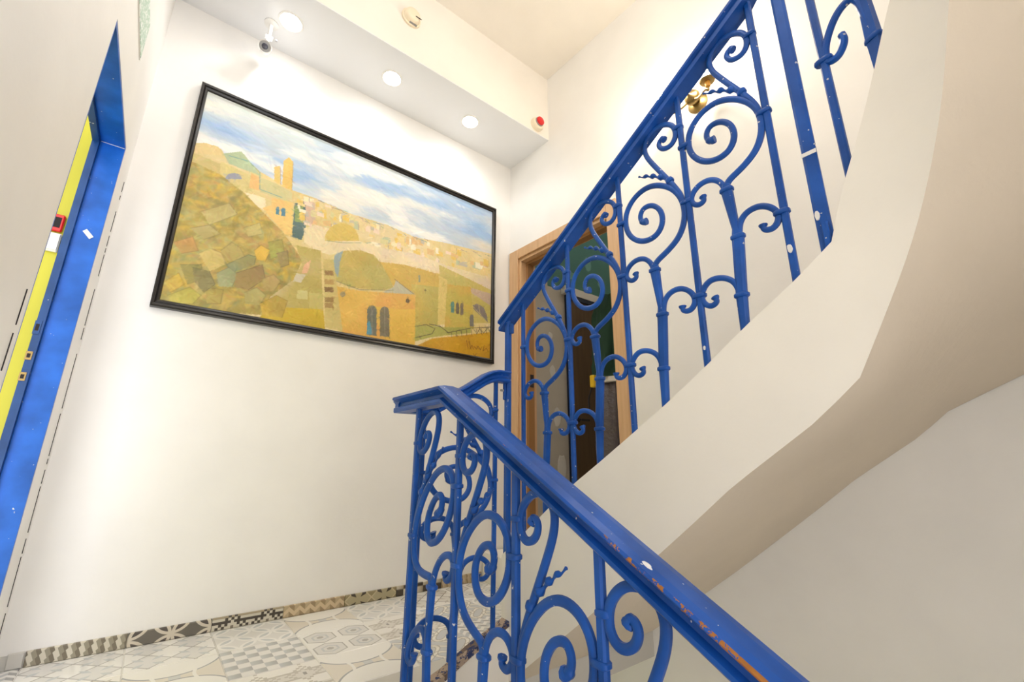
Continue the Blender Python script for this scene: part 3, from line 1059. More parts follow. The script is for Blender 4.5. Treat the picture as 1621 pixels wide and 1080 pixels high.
for zz, w in ((z8 - 0.1, 0.016), (zc8 - 0.02, 0.024), (zc8, 0.027), (zc8 + 0.1, 0.02), (zc8 + 0.3, 0.03)):
    rings.append([(p8[0] + t8[0] * i * w / 2 - t8[1] * j * 0.008, p8[1] + t8[1] * i * w / 2 + t8[0] * j * 0.008, zz) for i, j in ((-1, -1), (1, -1), (1, 1), (-1, 1))])
MB().loft(rings).build('tapered_post', 'blue', upr)
collar(upr, p8, zc8, t8, 0.037)
collar(upr, p7, zc7, t7, 0.04)
P7, P8 = np.array([*p7, 0]), np.array([*p8, 0])
def bend_pt(u, zz): return tuple(P7[:2] + (P8 - P7)[:2] * u) + (zz,)
Q = smooth_path([(0.98, zc8), (0.90, zc7 + 0.09), (0.67, zc7 + 0.107), (0.38, zc7 + 0.088), (0.12, zc7 + 0.04), (0.06, zc7), (0.14, zc7 - 0.014), (0.33, zc7 - 0.013), (0.48, zc7 + 0.012), (0.46, zc7 + 0.034)])
MB().tube([bend_pt(a, b_) for a, b_ in Q], 0.0085, 8).build('small_scroll', 'blue', upr, smooth=True)
for (cx_, cy_, zz, w, h) in ((PX[0] - 0.007, PX[1] + 0.008, 0.555, 0.010, 0.030), (UX - 0.008, sy(0.333) + 0.001, 0.50, 0.012, 0.024), (UX - 0.008, sy(0.57), 0.30, 0.007, 0.012)):
    n = 9
    r_ = random.Random(int(zz * 999))
    ring = [(w * math.cos(q) / 2 * r_.uniform(0.8, 1.2), h / 2 * math.sin(q) * r_.uniform(0.8, 1.2)) for q in [2 * math.pi * i / n for i in range(n)]]
    MB().loft([[(cx_ + 0.001, cy_ + a, zz + b_) for a, b_ in ring], [(cx_ - 0.0015, cy_ + a * 0.9, zz + b_ * 0.9) for a, b_ in ring]]).build('paint_chip', 'chip', upr)
# newel at the foot of the upper railing
NP = (1.118, 1.432)
vbar(upr, NP, -0.545, 0.60, (0, -1), 0.026, 0.024, 'newel_post')
bez(MB().box(NP[0] - 0.006, NP[0] + 0.006, NP[1] - 0.035, NP[1] - 0.013, 0.53, 0.575).build('bracket', 'blue', upr), 0.003)
bez(MB().box(NP[0] - 0.024, NP[0] - 0.012, NP[1] - 0.006, NP[1] + 0.006, 0.25, 0.32).build('bracket', 'blue', upr), 0.003)
MB().lathe((NP[0] - 0.024, NP[1], 0.288), (-1, 0, 0), [(0, 0.005), (0.012, 0.005)], 8).build('bolt', 'grey', upr)

# ------------------------------------------------------------------ framed painting
def painting():
    W, H = 600, 380
    zx = lambda X_, Y_: (220 + X_ / 2.298, 120 + Y_ / 2.298)
    Rn = np.array(R)
    def uv(X_, Y_):
        px, py = zx(X_, Y_)
        c = np.array([(px - 810.5) / 698.28, -(py - 540) / 698.28, -1.0])
        d = Rn @ c
        d = d * YB / d[1]
        return ((d[0] + 0.083) / 1.857, (d[2] - 0.72) / 1.175)
    img = np.zeros((H, W, 3))
    yy, xx = np.mgrid[0:H, 0:W]
    U, V = xx / (W - 1), yy / (H - 1)
    rs = np.random.RandomState(7)
    def fbm(sx, sy_, oct_=4):
        out = np.zeros((H, W)); amp = 1.0; tot = 0
        for o_ in range(oct_):
            gx, gy = max(2, int(sx * 2 ** o_)), max(2, int(sy_ * 2 ** o_))
            g = rs.rand(gy + 2, gx + 2)
            fx, fy = U * gx, V * gy
            ix, iy = fx.astype(int), fy.astype(int)
            tx, ty = fx - ix, fy - iy
            tx, ty = tx * tx * (3 - 2 * tx), ty * ty * (3 - 2 * ty)
            v = (g[iy, ix] * (1 - tx) + g[iy, ix + 1] * tx) * (1 - ty) + (g[iy + 1, ix] * (1 - tx) + g[iy + 1, ix + 1] * tx) * ty
            out += v * amp; tot += amp; amp *= 0.55
        return out / tot
    def rgb(*c): return np.array(c, float)
    # sky
    n1, n2, n3 = fbm(3, 6), fbm(4, 9), fbm(6, 12)
    sky = np.ones((H, W, 3)) * rgb(190, 203, 216)
    def blend(m, c):
        m = np.clip(m, 0, 1)[..., None]
        return sky * (1 - m) + rgb(*c) * m
    sky = blend((n1 - 0.5) * 5, (232, 230, 222))
    sky = blend((n2 - 0.54) * 6, (160, 188, 222))
    sky = blend((n3 - 0.56) * 6, (240, 238, 232))
    sky = blend(np.clip((V - 0.80) * 4, 0, 1) * np.clip(1.1 - U * 1.6, 0, 1) * 0.8, (222, 224, 204))
    sky = blend(np.exp(-((U - 0.06) / 0.08) ** 2 - ((V - 0.83) / 0.035) ** 2) * 0.9, (150, 182, 226))
    sky = blend(np.exp(-((U - 0.92) / 0.08) ** 2 - ((V - 0.84) / 0.05) ** 2) * 0.9, (140, 176, 220))
    sky = blend(np.exp(-((U - 0.96) / 0.07) ** 2 - ((V - 0.72) / 0.04) ** 2) * 0.8, (234, 220, 196))
    img[:] = sky
    mask_sky = np.ones((H, W), bool)

    def inside(P):
        P = [uv(*p) for p in P]
        m = np.zeros((H, W), bool)
        n = len(P)
        for i in range(n):
            (x0, y0), (x1, y1) = P[i], P[(i + 1) % n]
            if y0 == y1:
                continue
            c = ((y0 > V) != (y1 > V)) & (U < (x1 - x0) * (V - y0) / (y1 - y0) + x0)
            m ^= c
        return m

    def poly(P, c, var=10, mix=None, k=0.6):
        m = inside(P)
        n = fbm(14, 10, 3)
        col = rgb(*c) + (n[..., None] - 0.5) * 2 * var
        if mix is not None:
            n_ = np.clip((fbm(9, 7, 3) - 0.5) * 5 + 0.2, 0, 1)[..., None] * k
            col = col * (1 - n_) + rgb(*mix) * n_
        img[m] = col[m]
        mask_sky[m] = False
        return m

    def ell(cx_, cy_, rx, ry, c, half=False):
        P = []
        for i in range(24):
            q = 2 * math.pi * i / 24
            s_ = math.sin(q)
            if half and s_ > 0:
                s_ = 0
            P.append((cx_ + rx * math.cos(q), cy_ + ry * s_))
        poly(P, c, 6)

    def arch(x0, x1, y0, y1, c):
        n = 8
        P = [(x0, y1)] + [((x0 + x1) / 2 - (x1 - x0) / 2 * math.cos(math.pi * i / n), y0 + (x1 - x0) * 0.6 * (1 - math.sin(math.pi * i / n))) for i in range(n + 1)] + [(x1, y1 + (x1 - x0) * 0.1)]
        poly(P, c, 14)

    def line(P, c, w=0.9):
        P = [uv(*p) for p in P]
        for (x0, y0), (x1, y1) in zip(P[:-1], P[1:]):
            n = int(max(abs(x1 - x0) * W, abs(y1 - y0) * H)) * 2 + 2
            for t in np.linspace(0, 1, n):
                px, py = (x0 + (x1 - x0) * t) * (W - 1), (y0 + (y1 - y0) * t) * (H - 1)
                a, b = int(px), int(py)
                for i in (0, 1):
                    for j in (0, 1):
                        if 0 <= a + i < W and 0 <= b + j < H:
                            f = max(0, 1 - abs(px - a - i)) * max(0, 1 - abs(py - b - j)) * w
                            img[b + j, a + i] = img[b + j, a + i] * (1 - f) + rgb(*c) * f

    # far town and land
    poly([(195, 270), (205, 255), (250, 255), (300, 275), (312, 292), (400, 318), (440, 356), (490, 385), (560, 425), (640, 452), (760, 505), (900, 548), (1000, 592), (1100, 610), (1290, 655), (1290, 1060), (60, 840)], (222, 200, 138), 14, (232, 214, 176))
    poly([(310, 292), (375, 285), (412, 330), (440, 370), (330, 330)], (176, 190, 150), 12)
    poly([(195, 268), (240, 254), (292, 268), (305, 300), (200, 290)], (226, 200, 140), 8)
    poly([(190, 285), (300, 330), (298, 372), (195, 330)], (200, 180, 116), 8)
    poly([(300, 320), (410, 372), (415, 430), (380, 432), (296, 372)], (214, 196, 130), 8)
    ell(346, 384, 30, 22, (150, 152, 164), True)
    poly([(410, 362), (440, 378), (440, 425), (400, 415)], (226, 178, 110), 10)
    poly([(440, 376), (500, 400), (556, 432), (556, 470), (440, 430)], (206, 196, 140), 10)
    poly([(492, 340), (514, 336), (514, 402), (492, 392)], (226, 194, 112), 8)
    poly([(526, 318), (545, 305), (560, 322), (556, 424), (520, 410)], (228, 190, 100), 8)
    line([(514, 340), (516, 404)], (170, 150, 140)); line([(560, 322), (556, 424)], (180, 150, 100))
    line([(330, 300), (400, 320), (440, 360), (440, 420), (520, 450)], (96, 150, 150), 0.7)
    poly([(385, 430), (460, 452), (462, 500), (430, 480)], (240, 222, 184), 8)
    poly([(448, 485), (482, 478), (482, 450), (560, 468), (555, 592), (535, 585)], (236, 202, 122), 10, (232, 170, 110), 0.4)
    arch(498, 510, 482, 510, (82, 138, 158)); arch(518, 532, 486, 516, (82, 130, 150))
    poly([(565, 470), (605, 466), (606, 560), (590, 602), (556, 590)], (92, 116, 112), 26)
    poly([(566, 480), (596, 480), (596, 540), (566, 536)], (128, 146, 84), 20)
    poly([(606, 455), (640, 470), (640, 545), (604, 545)], (208, 176, 150), 12)
    # scattered far houses
    r_ = random.Random(11)
    def skyl(x): return float(np.interp(x, [560, 640, 760, 900, 1000, 1100, 1276], [425, 452, 505, 548, 592, 610, 655]))
    for i in range(120):
        x = r_.uniform(565, 1265)
        y = skyl(x) + 6 + r_.random() ** 1.3 * 95
        w, h = r_.uniform(8, 30), r_.uniform(7, 24)
        c = r_.choice([(240, 226, 186), (232, 206, 140), (226, 186, 128), (238, 214, 190), (216, 206, 150), (196, 186, 166), (244, 234, 206), (230, 196, 100), (190, 196, 160)])
        poly([(x, y), (x + w, y + w * 0.3), (x + w, y + w * 0.3 + h), (x, y + h)], c, 5)
        if r_.random() < 0.35:
            line([(x + w, y + w * 0.3), (x + w, y + w * 0.3 + h)], (150, 140, 140), 0.6)
        if r_.random() < 0.4:
            ell(x + w / 2, y + w * 0.15, w / 2, 6, c, True)
    for i in range(26):
        x = r_.uniform(600, 1260); y = skyl(x) + r_.uniform(-2, 12)
        line([(x, y), (x + r_.uniform(8, 26), y + 8)], r_.choice([(90, 130, 150), (110, 150, 120), (150, 120, 130)]), 0.6)
    # pale roofs and slope
    poly([(598, 560), (640, 548), (720, 568), (800, 606), (860, 625), (1000, 652), (1110, 692), (1290, 742), (1290, 830), (1180, 790), (1100, 720), (960, 690), (870, 680), (760, 640), (690, 655), (640, 640), (600, 610)], (232, 214, 172), 8, (222, 200, 190), 0.5)
    ell(735, 605, 62, 64, (216, 188, 100), True)
    line([(680, 604), (740, 612), (805, 612)], (140, 150, 120), 0.7)
    poly([(870, 680), (960, 690), (1090, 725), (1100, 900), (1000, 900), (940, 800), (905, 740)], (206, 172, 78), 10, (222, 184, 90))
    poly([(1085, 690), (1180, 735), (1290, 790), (1290, 900), (1100, 900)], (204, 184, 104), 10, (188, 180, 96))
    poly([(1190, 770), (1290, 800), (1290, 850), (1200, 790)], (196, 172, 150), 8)
    poly([(985, 760), (1085, 770), (1090, 905), (995, 925)], (190, 176, 92), 12, (210, 176, 80))
    poly([(1085, 730), (1115, 745), (1115, 905), (1080, 905)], (220, 196, 116), 8)
    poly([(1115, 760), (1200, 770), (1210, 920), (1105, 915)], (196, 178, 84), 10, (224, 168, 80), 0.5)
    arch(1128, 1140, 822, 862, (92, 140, 132)); arch(1146, 1158, 826, 866, (112, 100, 84)); arch(1162, 1173, 828, 870, (120, 108, 90))
    poly([(1206, 836), (1222, 830), (1245, 842), (1258, 870), (1262, 900), (1210, 850)], (132, 122, 116), 10)
    line([(1206, 838), (1262, 900)], (224, 200, 130)); line([(1228, 832), (1234, 870)], (210, 190, 130))
    arch(1196, 1210, 868, 912, (120, 116, 106))
    line([(1012, 728), (1014, 752)], (90, 140, 160)); line([(1016, 728), (1016, 752)], (90, 120, 120))
    ell(1036, 782, 4, 4, (120, 104, 60))
    # dome and house in the middle
    poly([(706, 690), (712, 655), (745, 640), (800, 638), (850, 655), (880, 690), (910, 745), (922, 775), (860, 782), (760, 770), (712, 745)], (196, 172, 92), 14, (178, 172, 100))
    poly([(704, 700), (708, 655), (740, 640), (726, 690), (722, 740)], (150, 166, 166), 12)
    poly([(922, 770), (930, 745), (1000, 797), (880, 790)], (186, 182, 154), 8)
    line([(925, 742), (995, 796)], (120, 96, 60)); line([(712, 748), (800, 780), (920, 782)], (120, 118, 86), 0.8)
    poly([(718, 768), (800, 784), (1000, 798), (998, 985), (735, 950)], (224, 182, 86), 12, (226, 156, 84), 0.55)
    poly([(830, 835), (935, 850), (1000, 850), (998, 985), (900, 970)], (226, 184, 78), 8)
    arch(826, 860, 836, 942, (110, 112, 96)); arch(872, 906, 840, 946, (122, 114, 92))
    poly([(826, 900), (836, 890), (846, 940), (824, 940)], (92, 150, 170), 14)
    for a, b in ((826, 860), (872, 906)):
        line([((a + b) / 2, 840), ((a + b) / 2 + 1, 940)], (160, 150, 130), 0.7)
    ell(738, 796, 10, 10, (150, 138, 98)); ell(972, 820, 7, 8, (110, 90, 58))
    # path between hill and house
    poly([(570, 620), (660, 640), (668, 900), (430, 868), (470, 800), (560, 740), (590, 690)], (190, 172, 96), 12, (206, 184, 150), 0.6)
    poly([(668, 670), (705, 672), (738, 930), (676, 915)], (206, 186, 116), 10)
    for y, c in ((710, (150, 118, 70)), (742, (186, 152, 90)), (770, (140, 110, 66)), (806, (156, 128, 74)), (826, (166, 134, 78))):
        poly([(672, y), (704, y + 2), (706, y + 20), (674, y + 18)], c, 8)
    poly([(600, 690), (625, 672), (612, 720), (590, 722)], (226, 178, 140), 6)
    poly([(570, 720), (606, 726), (588, 755), (560, 750)], (206, 196, 168), 6)
    poly([(575, 780), (612, 784), (612, 815), (572, 812)], (206, 196, 130), 6)
    poly([(470, 840), (668, 850), (676, 930), (440, 880)], (206, 176, 52), 16, (214, 160, 40), 0.7)
    poly([(618, 790), (668, 795), (668, 850), (618, 846)], (200, 184, 110), 8)
    # big stony dome on the left
    poly([(170, 318), (200, 322), (300, 368), (380, 430), (450, 500), (520, 570), (570, 640), (592, 680), (560, 745), (478, 805), (440, 870), (60, 840)], (180, 156, 74), 18, (150, 140, 70), 0.5)
    poly([(190, 330), (290, 370), (370, 430), (420, 480), (330, 470), (180, 420)], (198, 164, 72), 12)
    poly([(450, 500), (520, 570), (575, 645), (590, 680), (575, 690), (540, 620), (470, 540)], (190, 152, 88), 10)
    hill = inside([(170, 318), (200, 322), (300, 368), (380, 430), (450, 500), (520, 570), (570, 640), (592, 680), (560, 745), (478, 805), (440, 870), (60, 840)])
    pal = [(150, 140, 66), (196, 164, 76), (168, 158, 96), (206, 178, 100), (132, 124, 70), (186, 140, 84), (178, 172, 112), (214, 176, 60), (140, 150, 96)]
    for i in range(1500):
        cx_, cy_ = rs.randint(0, int(W * 0.5)), rs.randint(0, int(H * 0.8))
        if hill[cy_, cx_]:
            L, wd, an = rs.uniform(6, 20), rs.uniform(2, 6), rs.normal(0.4, 0.9)
            x0, x1, y0, y1 = max(0, int(cx_ - L)), min(W, int(cx_ + L) + 1), max(0, int(cy_ - L)), min(H, int(cy_ + L) + 1)
            gx, gy = np.meshgrid(np.arange(x0, x1) - cx_, np.arange(y0, y1) - cy_)
            a = (gx * math.cos(an) + gy * math.sin(an)) / L
            b = (-gx * math.sin(an) + gy * math.cos(an)) / wd
            m = (np.clip(1.2 - (a * a + b * b), 0, 1) * 0.5 * hill[y0:y1, x0:x1])[..., None]
            img[y0:y1, x0:x1] = img[y0:y1, x0:x1] * (1 - m) + rgb(*pal[rs.randint(len(pal))]) * m
    P_ = [((222, 655), (258, 638), (300, 652), (322, 690), (262, 712), (246, 690), (214, 222 + 440)), ]
    stones = [([(222, 650), (262, 632), (302, 648), (320, 688), (262, 714), (246, 690)], (220, 196, 124)),
              ([(300, 640), (340, 610), (370, 630), (385, 660), (330, 680)], (190, 172, 104)),
              ([(320, 690), (400, 655), (428, 662), (420, 690), (340, 720)], (108, 124, 100)),
              ([(285, 720), (330, 700), (362, 726), (340, 770), (292, 768)], (150, 162, 128)),
              ([(355, 720), (450, 690), (460, 740), (400, 780), (350, 770)], (142, 112, 82)),
              ([(450, 740), (490, 726), (515, 750), (490, 788), (452, 780)], (190, 160, 108)),
              ([(385, 790), (430, 772), (462, 800), (440, 836), (388, 830)], (178, 176, 122)),
              ([(420, 640), (445, 620), (478, 640), (460, 678), (430, 672)], (224, 176, 54)),
              ([(100, 750), (150, 720), (170, 760), (120, 790)], (226, 178, 40)),
              ([(110, 800), (190, 770), (230, 800), (200, 830), (120, 826)], (182, 172, 70)),
              ([(130, 610), (200, 590), (220, 640), (160, 650)], (206, 150, 90)),
              ([(155, 690), (230, 690), (245, 740), (180, 760)], (150, 148, 86)),
              ([(190, 560), (260, 548), (300, 580), (240, 600)], (178, 164, 112)),
              ([(230, 500), (330, 470), (360, 510), (260, 548)], (186, 170, 110)),
              ([(380, 560), (440, 540), (450, 580), (400, 590)], (208, 196, 130)),
              ([(470, 610), (520, 600), (530, 650), (480, 670)], (164, 170, 80)),
              ([(500, 650), (540, 640), (545, 690), (515, 700)], (150, 132, 90)),
              ([(245, 770), (310, 780), (300, 830), (250, 830)], (168, 152, 72)),
              ([(440, 830), (500, 800), (540, 820), (520, 880), (450, 870)], (206, 168, 52)),
              ([(200, 700), (260, 715), (280, 760), (240, 790), (205, 750)], (120, 116, 78))]
    for P, c in stones:
        c = tuple(v * 0.72 + w_ * 0.28 for v, w_ in zip(c, (176, 154, 76)))
        poly(P, c, 22, (170, 150, 78), 0.5)
        line(P[:4], tuple(v * 0.72 for v in c), 0.5)
    # bottom right bank, railing and signature
    poly([(995, 985), (1060, 955), (1160, 945), (1290, 930), (1290, 1060), (1000, 1030)], (208, 158, 34), 14, (190, 140, 40), 0.6)
    poly([(1000, 905), (1110, 915), (1200, 915), (1200, 935), (1060, 950), (998, 965)], (170, 166, 84), 12)
    for P in ([(998, 912), (1040, 905), (1070, 920), (1060, 938), (1000, 952)], [(1050, 903), (1090, 912), (1118, 934)], [(1118, 934), (1200, 918), (1276, 914)], [(1210, 922), (1222, 938), (1232, 920), (1246, 936), (1262, 916), (1270, 934)]):
        line(P, (74, 64, 52), 0.95)
    for x in range(1130, 1275, 18):
        line([(x, 932 - (x - 1130) * 0.12), (x + 1, 950 - (x - 1130) * 0.1)], (84, 72, 54), 0.8)
    for P in ([(1184, 962), (1190, 990)], [(1194, 964), (1198, 992), (1204, 980), (1210, 994)], [(1212, 984), (1220, 994), (1226, 982), (1234, 996), (1240, 986)], [(1248, 980), (1244, 1000), (1256, 990), (1262, 1002)], [(1208, 1008), (1214, 1018), (1220, 1010)]):
        line(P, (110, 70, 26), 0.85)
    # brush strokes
    base = img.copy()
    for i in range(9000):
        cx_, cy_ = rs.randint(0, W), rs.randint(0, H)
        s = mask_sky[cy_, cx_]
        L = rs.uniform(6, 20) if s else rs.uniform(3, 9)
        wd = rs.uniform(1.2, 3.2) if s else rs.uniform(0.8, 2.0)
        an = rs.normal(-0.12, 0.35) if s else rs.uniform(0, 3.14)
        col = base[cy_, cx_] + rs.normal(0, 5 if s else 13) + rs.normal(0, 3 if s else 7, 3)
        x0, x1, y0, y1 = max(0, int(cx_ - L)), min(W, int(cx_ + L) + 1), max(0, int(cy_ - L)), min(H, int(cy_ + L) + 1)
        gx, gy = np.meshgrid(np.arange(x0, x1) - cx_, np.arange(y0, y1) - cy_)
        a = (gx * math.cos(an) + gy * math.sin(an)) / L
        b = (-gx * math.sin(an) + gy * math.cos(an)) / wd
        m = np.clip(1.3 - (a * a + b * b), 0, 1) * (0.5 if s else 0.3)
        m = m * (mask_sky[y0:y1, x0:x1] == s)
        img[y0:y1, x0:x1] = img[y0:y1, x0:x1] * (1 - m[..., None]) + col * m[..., None]
    return np.clip(img * 0.97, 0, 255)


def build_painting():
    img = painting()
    H, W, _ = img.shape
    x0, x1, z0, z1 = -0.083, 1.774, 0.720, 1.895
    root = thing('framed_painting', (0.845, YB - 0.02, 0.68), 'large oil painting of a hillside old town in a black frame', 'painting')
    me = bpy.data.meshes.new('canvas')
    gx, gz = np.meshgrid(np.linspace(x0 - 0.006, x1 + 0.006, W), np.linspace(z0 - 0.006, z1 + 0.006, H))
    w = WORLD[root.name]
    co = np.stack([gx - w.x, np.full_like(gx, YB - 0.018 - w.y), gz + OZ - w.z], -1).reshape(-1, 3)
    i = np.arange(W * H).reshape(H, W)
    fs = np.stack([i[:-1, :-1], i[:-1, 1:], i[1:, 1:], i[1:, :-1]], -1).reshape(-1, 4)
    me.from_pydata(co.tolist(), [], fs.tolist())
    ca = me.color_attributes.new('paint', 'FLOAT_COLOR', 'POINT')
    c = img.reshape(-1, 3) / 255
    lin = np.where(c <= 0.04045, c / 12.92, ((c + 0.055) / 1.055) ** 2.4)
    ca.data.foreach_set('color', np.concatenate([lin, np.ones((len(lin), 1))], 1).astype(np.float32).ravel())
    m = mat('oil_paint', (0.5, 0.5, 0.5, 1), 0.42)
    at = m.node_tree.nodes.new('ShaderNodeVertexColor')
    at.layer_name = 'paint'
    setcol(m, at.outputs[0])
    bump(m, noise(m.node_tree, 90, 4), 0.18, 0.003)
    me.materials.append(m)
    o = bpy.data.objects.new('canvas', me)
    COL.objects.link(o)
    o.parent = root
    # frame: mitred mouldings
    ox0, ox1, oz0, oz1 = -0.112, 1.803, 0.678, 1.922
    d = 0.032
    prof = [(0, 0.0), (0, 0.030), (0.006, 0.036), (0.014, 0.034), (0.017, 0.028), (0.022, 0.031), (0.030, 0.026), (0.034, 0.018), (0.034, 0.0)]
    cs = [(ox0, oz0, 1, 1), (ox1, oz0, -1, 1), (ox1, oz1, -1, -1), (ox0, oz1, 1, -1)]
    for k in range(4):
        a, b = cs[k], cs[(k + 1) % 4]
        kz = (oz1 - oz0 - (z1 - z0)) / 2 / 0.034
        r1 = [(a[0] + a[2] * p * 0.9, YB - q, a[1] + a[3] * p * 1.1) for p, q in prof]
        r2 = [(b[0] + b[2] * p * 0.9, YB - q, b[1] + b[3] * p * 1.1) for p, q in prof]
        MB().loft([r1, r2]).build('frame_moulding', 'black', root)
build_painting()

# ------------------------------------------------------------------ fittings
def area_spot(name, loc, energy, color, size, par, angle=None):
    l = bpy.data.lights.new(name, 'SPOT' if angle else 'POINT')
    l.energy = energy
    l.color = color
    l.shadow_soft_size = size
    if angle:
        l.spot_size = math.radians(angle)
        l.spot_blend = 0.6
    o = bpy.data.objects.new(name, l)
    COL.objects.link(o)
    o.parent = par
    o.location = Vector((loc[0], loc[1], loc[2] + OZ)) - WORLD[par.name]
    return o


for i, x in enumerate((0.212, 0.81, 1.407)):
    t = thing('recessed_downlight', (x, 2.265, BEAM),
              ['lit round downlight in the beam beside the security camera', 'lit round downlight in the middle of the beam underside', 'lit round downlight in the beam nearest the right wall'][i], 'light', 'downlights in the white beam')
    MB().lathe((x, 2.265, BEAM), (0, 0, -1), [(0, 0.066), (0.004, 0.064), (0.005, 0.056), (0.002, 0.054)], 28).build('trim_ring', 'plastic', t, smooth=True)
    MB().lathe((x, 2.265, BEAM - 0.001), (0, 0, -1), [(0, 0.054), (0.003, 0.050), (0.004, 0.001)], 24).build('lens', 'spot', t, smooth=True)
    area_spot('downlight_lamp', (x, 2.265, BEAM - 0.02), LAMP_DOWN, (1, 0.99, 0.98), 0.03, t, 150)

# security camera
sc = thing('security_camera', (0.129, 2.345, BEAM), 'white bullet security camera hanging from the beam', 'camera')
B0 = Vector((0.129, 2.345, BEAM))
MB().lathe(B0, (0, 0, -1), [(0, 0.036), (0.006, 0.036), (0.010, 0.028), (0.014, 0.012)], 24).build('base_plate', 'plastic', sc, smooth=True)
J = Vector((0.130, 2.36, BEAM - 0.085))
MB().tube([B0 + Vector((0, 0, -0.01)), B0 + Vector((0.0, 0.004, -0.05)), J], 0.010, 10).build('arm', 'plastic', sc, smooth=True)
MB().lathe(J + Vector((-0.018, 0, 0)), (1, 0, 0), [(0, 0.012), (0.036, 0.012)], 12).build('knuckle', 'plastic', sc, smooth=True)
kn = MB().lathe(J + Vector((0.030, 0.0, 0.006)), (1, 0, 0), [(0, 0.006), (0.012, 0.006)], 10).build('clamp_screw', 'grey', sc)
axis = Vector((-0.10, -1.0, -0.62)).normalized()
c0 = Vector((0.126, 2.43, 2.265))
body = MB().lathe(c0, axis, [(0, 0.018), (0.004, 0.028), (0.05, 0.031), (0.085, 0.034), (0.092, 0.033), (0.086, 0.028)], 24).build('body', 'plastic', sc, smooth=True)
MB().lathe(c0 + axis * 0.0855, axis, [(0, 0.0285), (0.002, 0.0275), (0.003, 0.016)], 24).build('infrared_ring', 'grey', body)
MB().lathe(c0 + axis * 0.0885, axis, [(0, 0.0155), (0.003, 0.013), (0.004, 0.001)], 20).build('lens', 'darkglass', body, smooth=True)
MB().tube([J, c0 + axis * 0.04 + Vector((0, 0.0, 0.024))], 0.009, 8).build('neck', 'plastic', sc, smooth=True)

# smoke detector and alarm on the beam's face
sd = thing('smoke_detector', (0.815, BEAMY, 2.62), 'cream round smoke detector with a dark slot on the beam face', 'detector')
p = Vector((0.815, BEAMY, 2.665))
MB().lathe(p, (0, -1, 0), [(0, 0.062), (0.012, 0.062), (0.014, 0.056)], 32).build('base', 'ivory', sd, smooth=True)
MB().lathe(p + Vector((0, -0.013, 0)), (0, -1, 0), [(0, 0.052), (0.018, 0.050), (0.03, 0.044), (0.036, 0.03), (0.036, 0.001)], 32).build('body', 'ivory', sd, smooth=True)
bez(MB().box(0.826, 0.866, BEAMY - 0.0505, BEAMY - 0.0485, 2.644, 2.652).build('slot', 'crack', sd), 0.001)
MB().box(0.80, 0.85, BEAMY - 0.026, BEAMY - 0.013, 2.6125, 2.6145).build('vent', 'grey', sd)
fa = thing('fire_alarm_sounder', (1.85, BEAMY, 2.40), 'small cream alarm sounder with a red cap near the right wall', 'alarm')
p = Vector((1.852, BEAMY, 2.444))
MB().lathe(p, (0, -1, 0), [(0, 0.052), (0.024, 0.052), (0.034, 0.046), (0.036, 0.034)], 32).build('base', 'ivory', fa, smooth=True)
MB().lathe(p + Vector((0.002, -0.036, 0.008)), (0, -1, 0), [(0, 0.036), (0.008, 0.036), (0.009, 0.033)], 28).build('collar_ring', 'grey', fa, smooth=True)
cp_ = MB().lathe(p + Vector((0.002, -0.045, 0.008)), (0, -1, 0), [(0, 0.033), (0.010, 0.032), (0.013, 0.026), (0.013, 0.001)], 28).build('red_cap', 'red', fa, smooth=True)

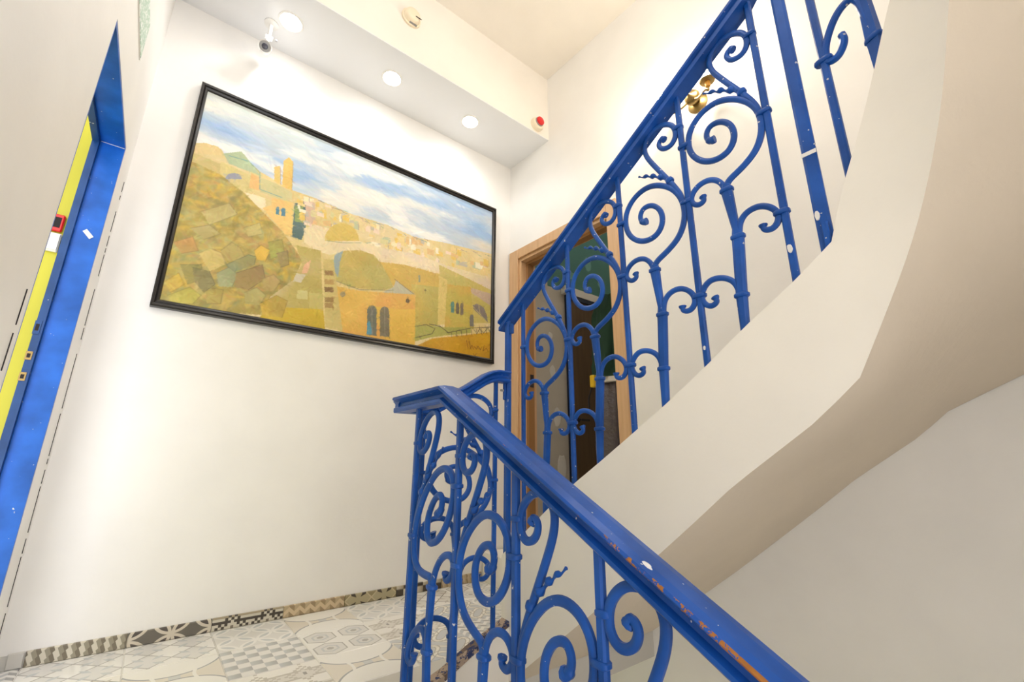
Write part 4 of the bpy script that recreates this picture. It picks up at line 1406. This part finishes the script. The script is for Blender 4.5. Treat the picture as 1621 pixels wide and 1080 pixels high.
# wall sconce
ws = thing('wall_sconce', (XR(0.93), 0.93, 1.85), 'brass two-arm candle wall lamp behind the upper railing', 'lamp')
wx = XR(0.93)
cy_, cz_ = 0.915, 1.895
MB().lathe((wx, cy_, cz_), (-1, 0, 0), [(0, 0.055), (0.008, 0.055), (0.016, 0.045), (0.03, 0.02)], 28).build('backplate', 'brass', ws, smooth=True)
MB().lathe((wx - 0.03, cy_, cz_ + 0.005), (-1, 0, 0), [(0, 0.02), (0.01, 0.036), (0.03, 0.042), (0.05, 0.034), (0.06, 0.012), (0.07, 0.006)], 24).build('ball', 'brass', ws, smooth=True)
for i, (yy, zz) in enumerate(((0.800, 1.84), (1.062, 1.885))):
    ex = wx - 0.12
    P0 = (wx - 0.06, cy_, cz_)
    arm = smooth_path([P0, (ex + 0.03, cy_ + (yy - cy_) * 0.4, cz_ - 0.05), (ex, cy_ + (yy - cy_) * 0.85, cz_ - 0.06), (ex, yy, zz - 0.02), (ex, yy, zz)], 6, 3)
    MB().tube([tuple(q) for q in arm], 0.0055, 8).build('arm', 'brass', ws, smooth=True)
    MB().lathe((ex, yy, zz), (0, 0, 1), [(0, 0.007), (0.004, 0.012), (0.03, 0.013)], 16).build('candle_sleeve', 'amber', ws, smooth=True)
    MB().lathe((ex, yy, zz + 0.03), (0, 0, 1), [(0, 0.012), (0.004, 0.034), (0.010, 0.038), (0.012, 0.036), (0.008, 0.012)], 24).build('drip_cup', 'brass', ws, smooth=True)
    MB().lathe((ex, yy, zz + 0.04), (0, 0, 1), [(0, 0.012), (0.03, 0.012), (0.032, 0.009)], 16).build('lamp_holder', 'ivory', ws, smooth=True)
    MB().lathe((ex, yy, zz + 0.072), (0, 0, 1), [(0, 0.009), (0.012, 0.016), (0.028, 0.017), (0.05, 0.008), (0.062, 0.001)], 16).build('bulb', 'bulb', ws, smooth=True)
    area_spot('sconce_lamp', (ex - 0.022, yy, zz + 0.10), LAMP_SCONCE, (1, 0.88, 0.7), 0.02, ws)

# added fill lamp above the lower flight, out of view, to brighten the stairwell
cl = thing('fill_lamp', (0.42, 0.55, CEIL), 'added unseen fill lamp with round glass dome above the lower flight', 'lamp')
M['opal'] = mat('fill_lamp_glass', srgb(255, 250, 240), 0.4, 0, (1, 0.95, 0.88, 1), 9)
MB().lathe((0.42, 0.55, CEIL), (0, 0, -1), [(0, 0.15), (0.02, 0.15), (0.025, 0.14)], 28).build('ceiling_plate', 'plastic', cl, smooth=True)
MB().lathe((0.42, 0.55, CEIL - 0.02), (0, 0, -1), [(0, 0.135), (0.03, 0.14), (0.07, 0.12), (0.10, 0.07), (0.11, 0.002)], 28).build('glass_dome', 'opal', cl, smooth=True)
area_spot('fill_lamp_light', (0.42, 0.55, CEIL - 0.2), LAMP_FILL, (1, 0.95, 0.88), 0.12, cl)
# unseen fill lamp added to brighten the room behind the oak doorway
nl = thing('room_fill_lamp', (3.0, 1.5, CEIL), 'added unseen small fill lamp in the room behind the oak doorway', 'lamp')
MB().lathe((3.0, 1.5, CEIL), (0, 0, -1), [(0, 0.07), (0.015, 0.07), (0.02, 0.06)], 20).build('ceiling_plate', 'plastic', nl, smooth=True)
MB().lathe((3.0, 1.5, CEIL - 0.018), (0, 0, -1), [(0, 0.06), (0.02, 0.065), (0.05, 0.05), (0.065, 0.002)], 20).build('glass_dome', 'opal', nl, smooth=True)
area_spot('room_fill_light', (3.0, 1.5, CEIL - 0.15), 6.0, (1, 0.95, 0.88), 0.06, nl)
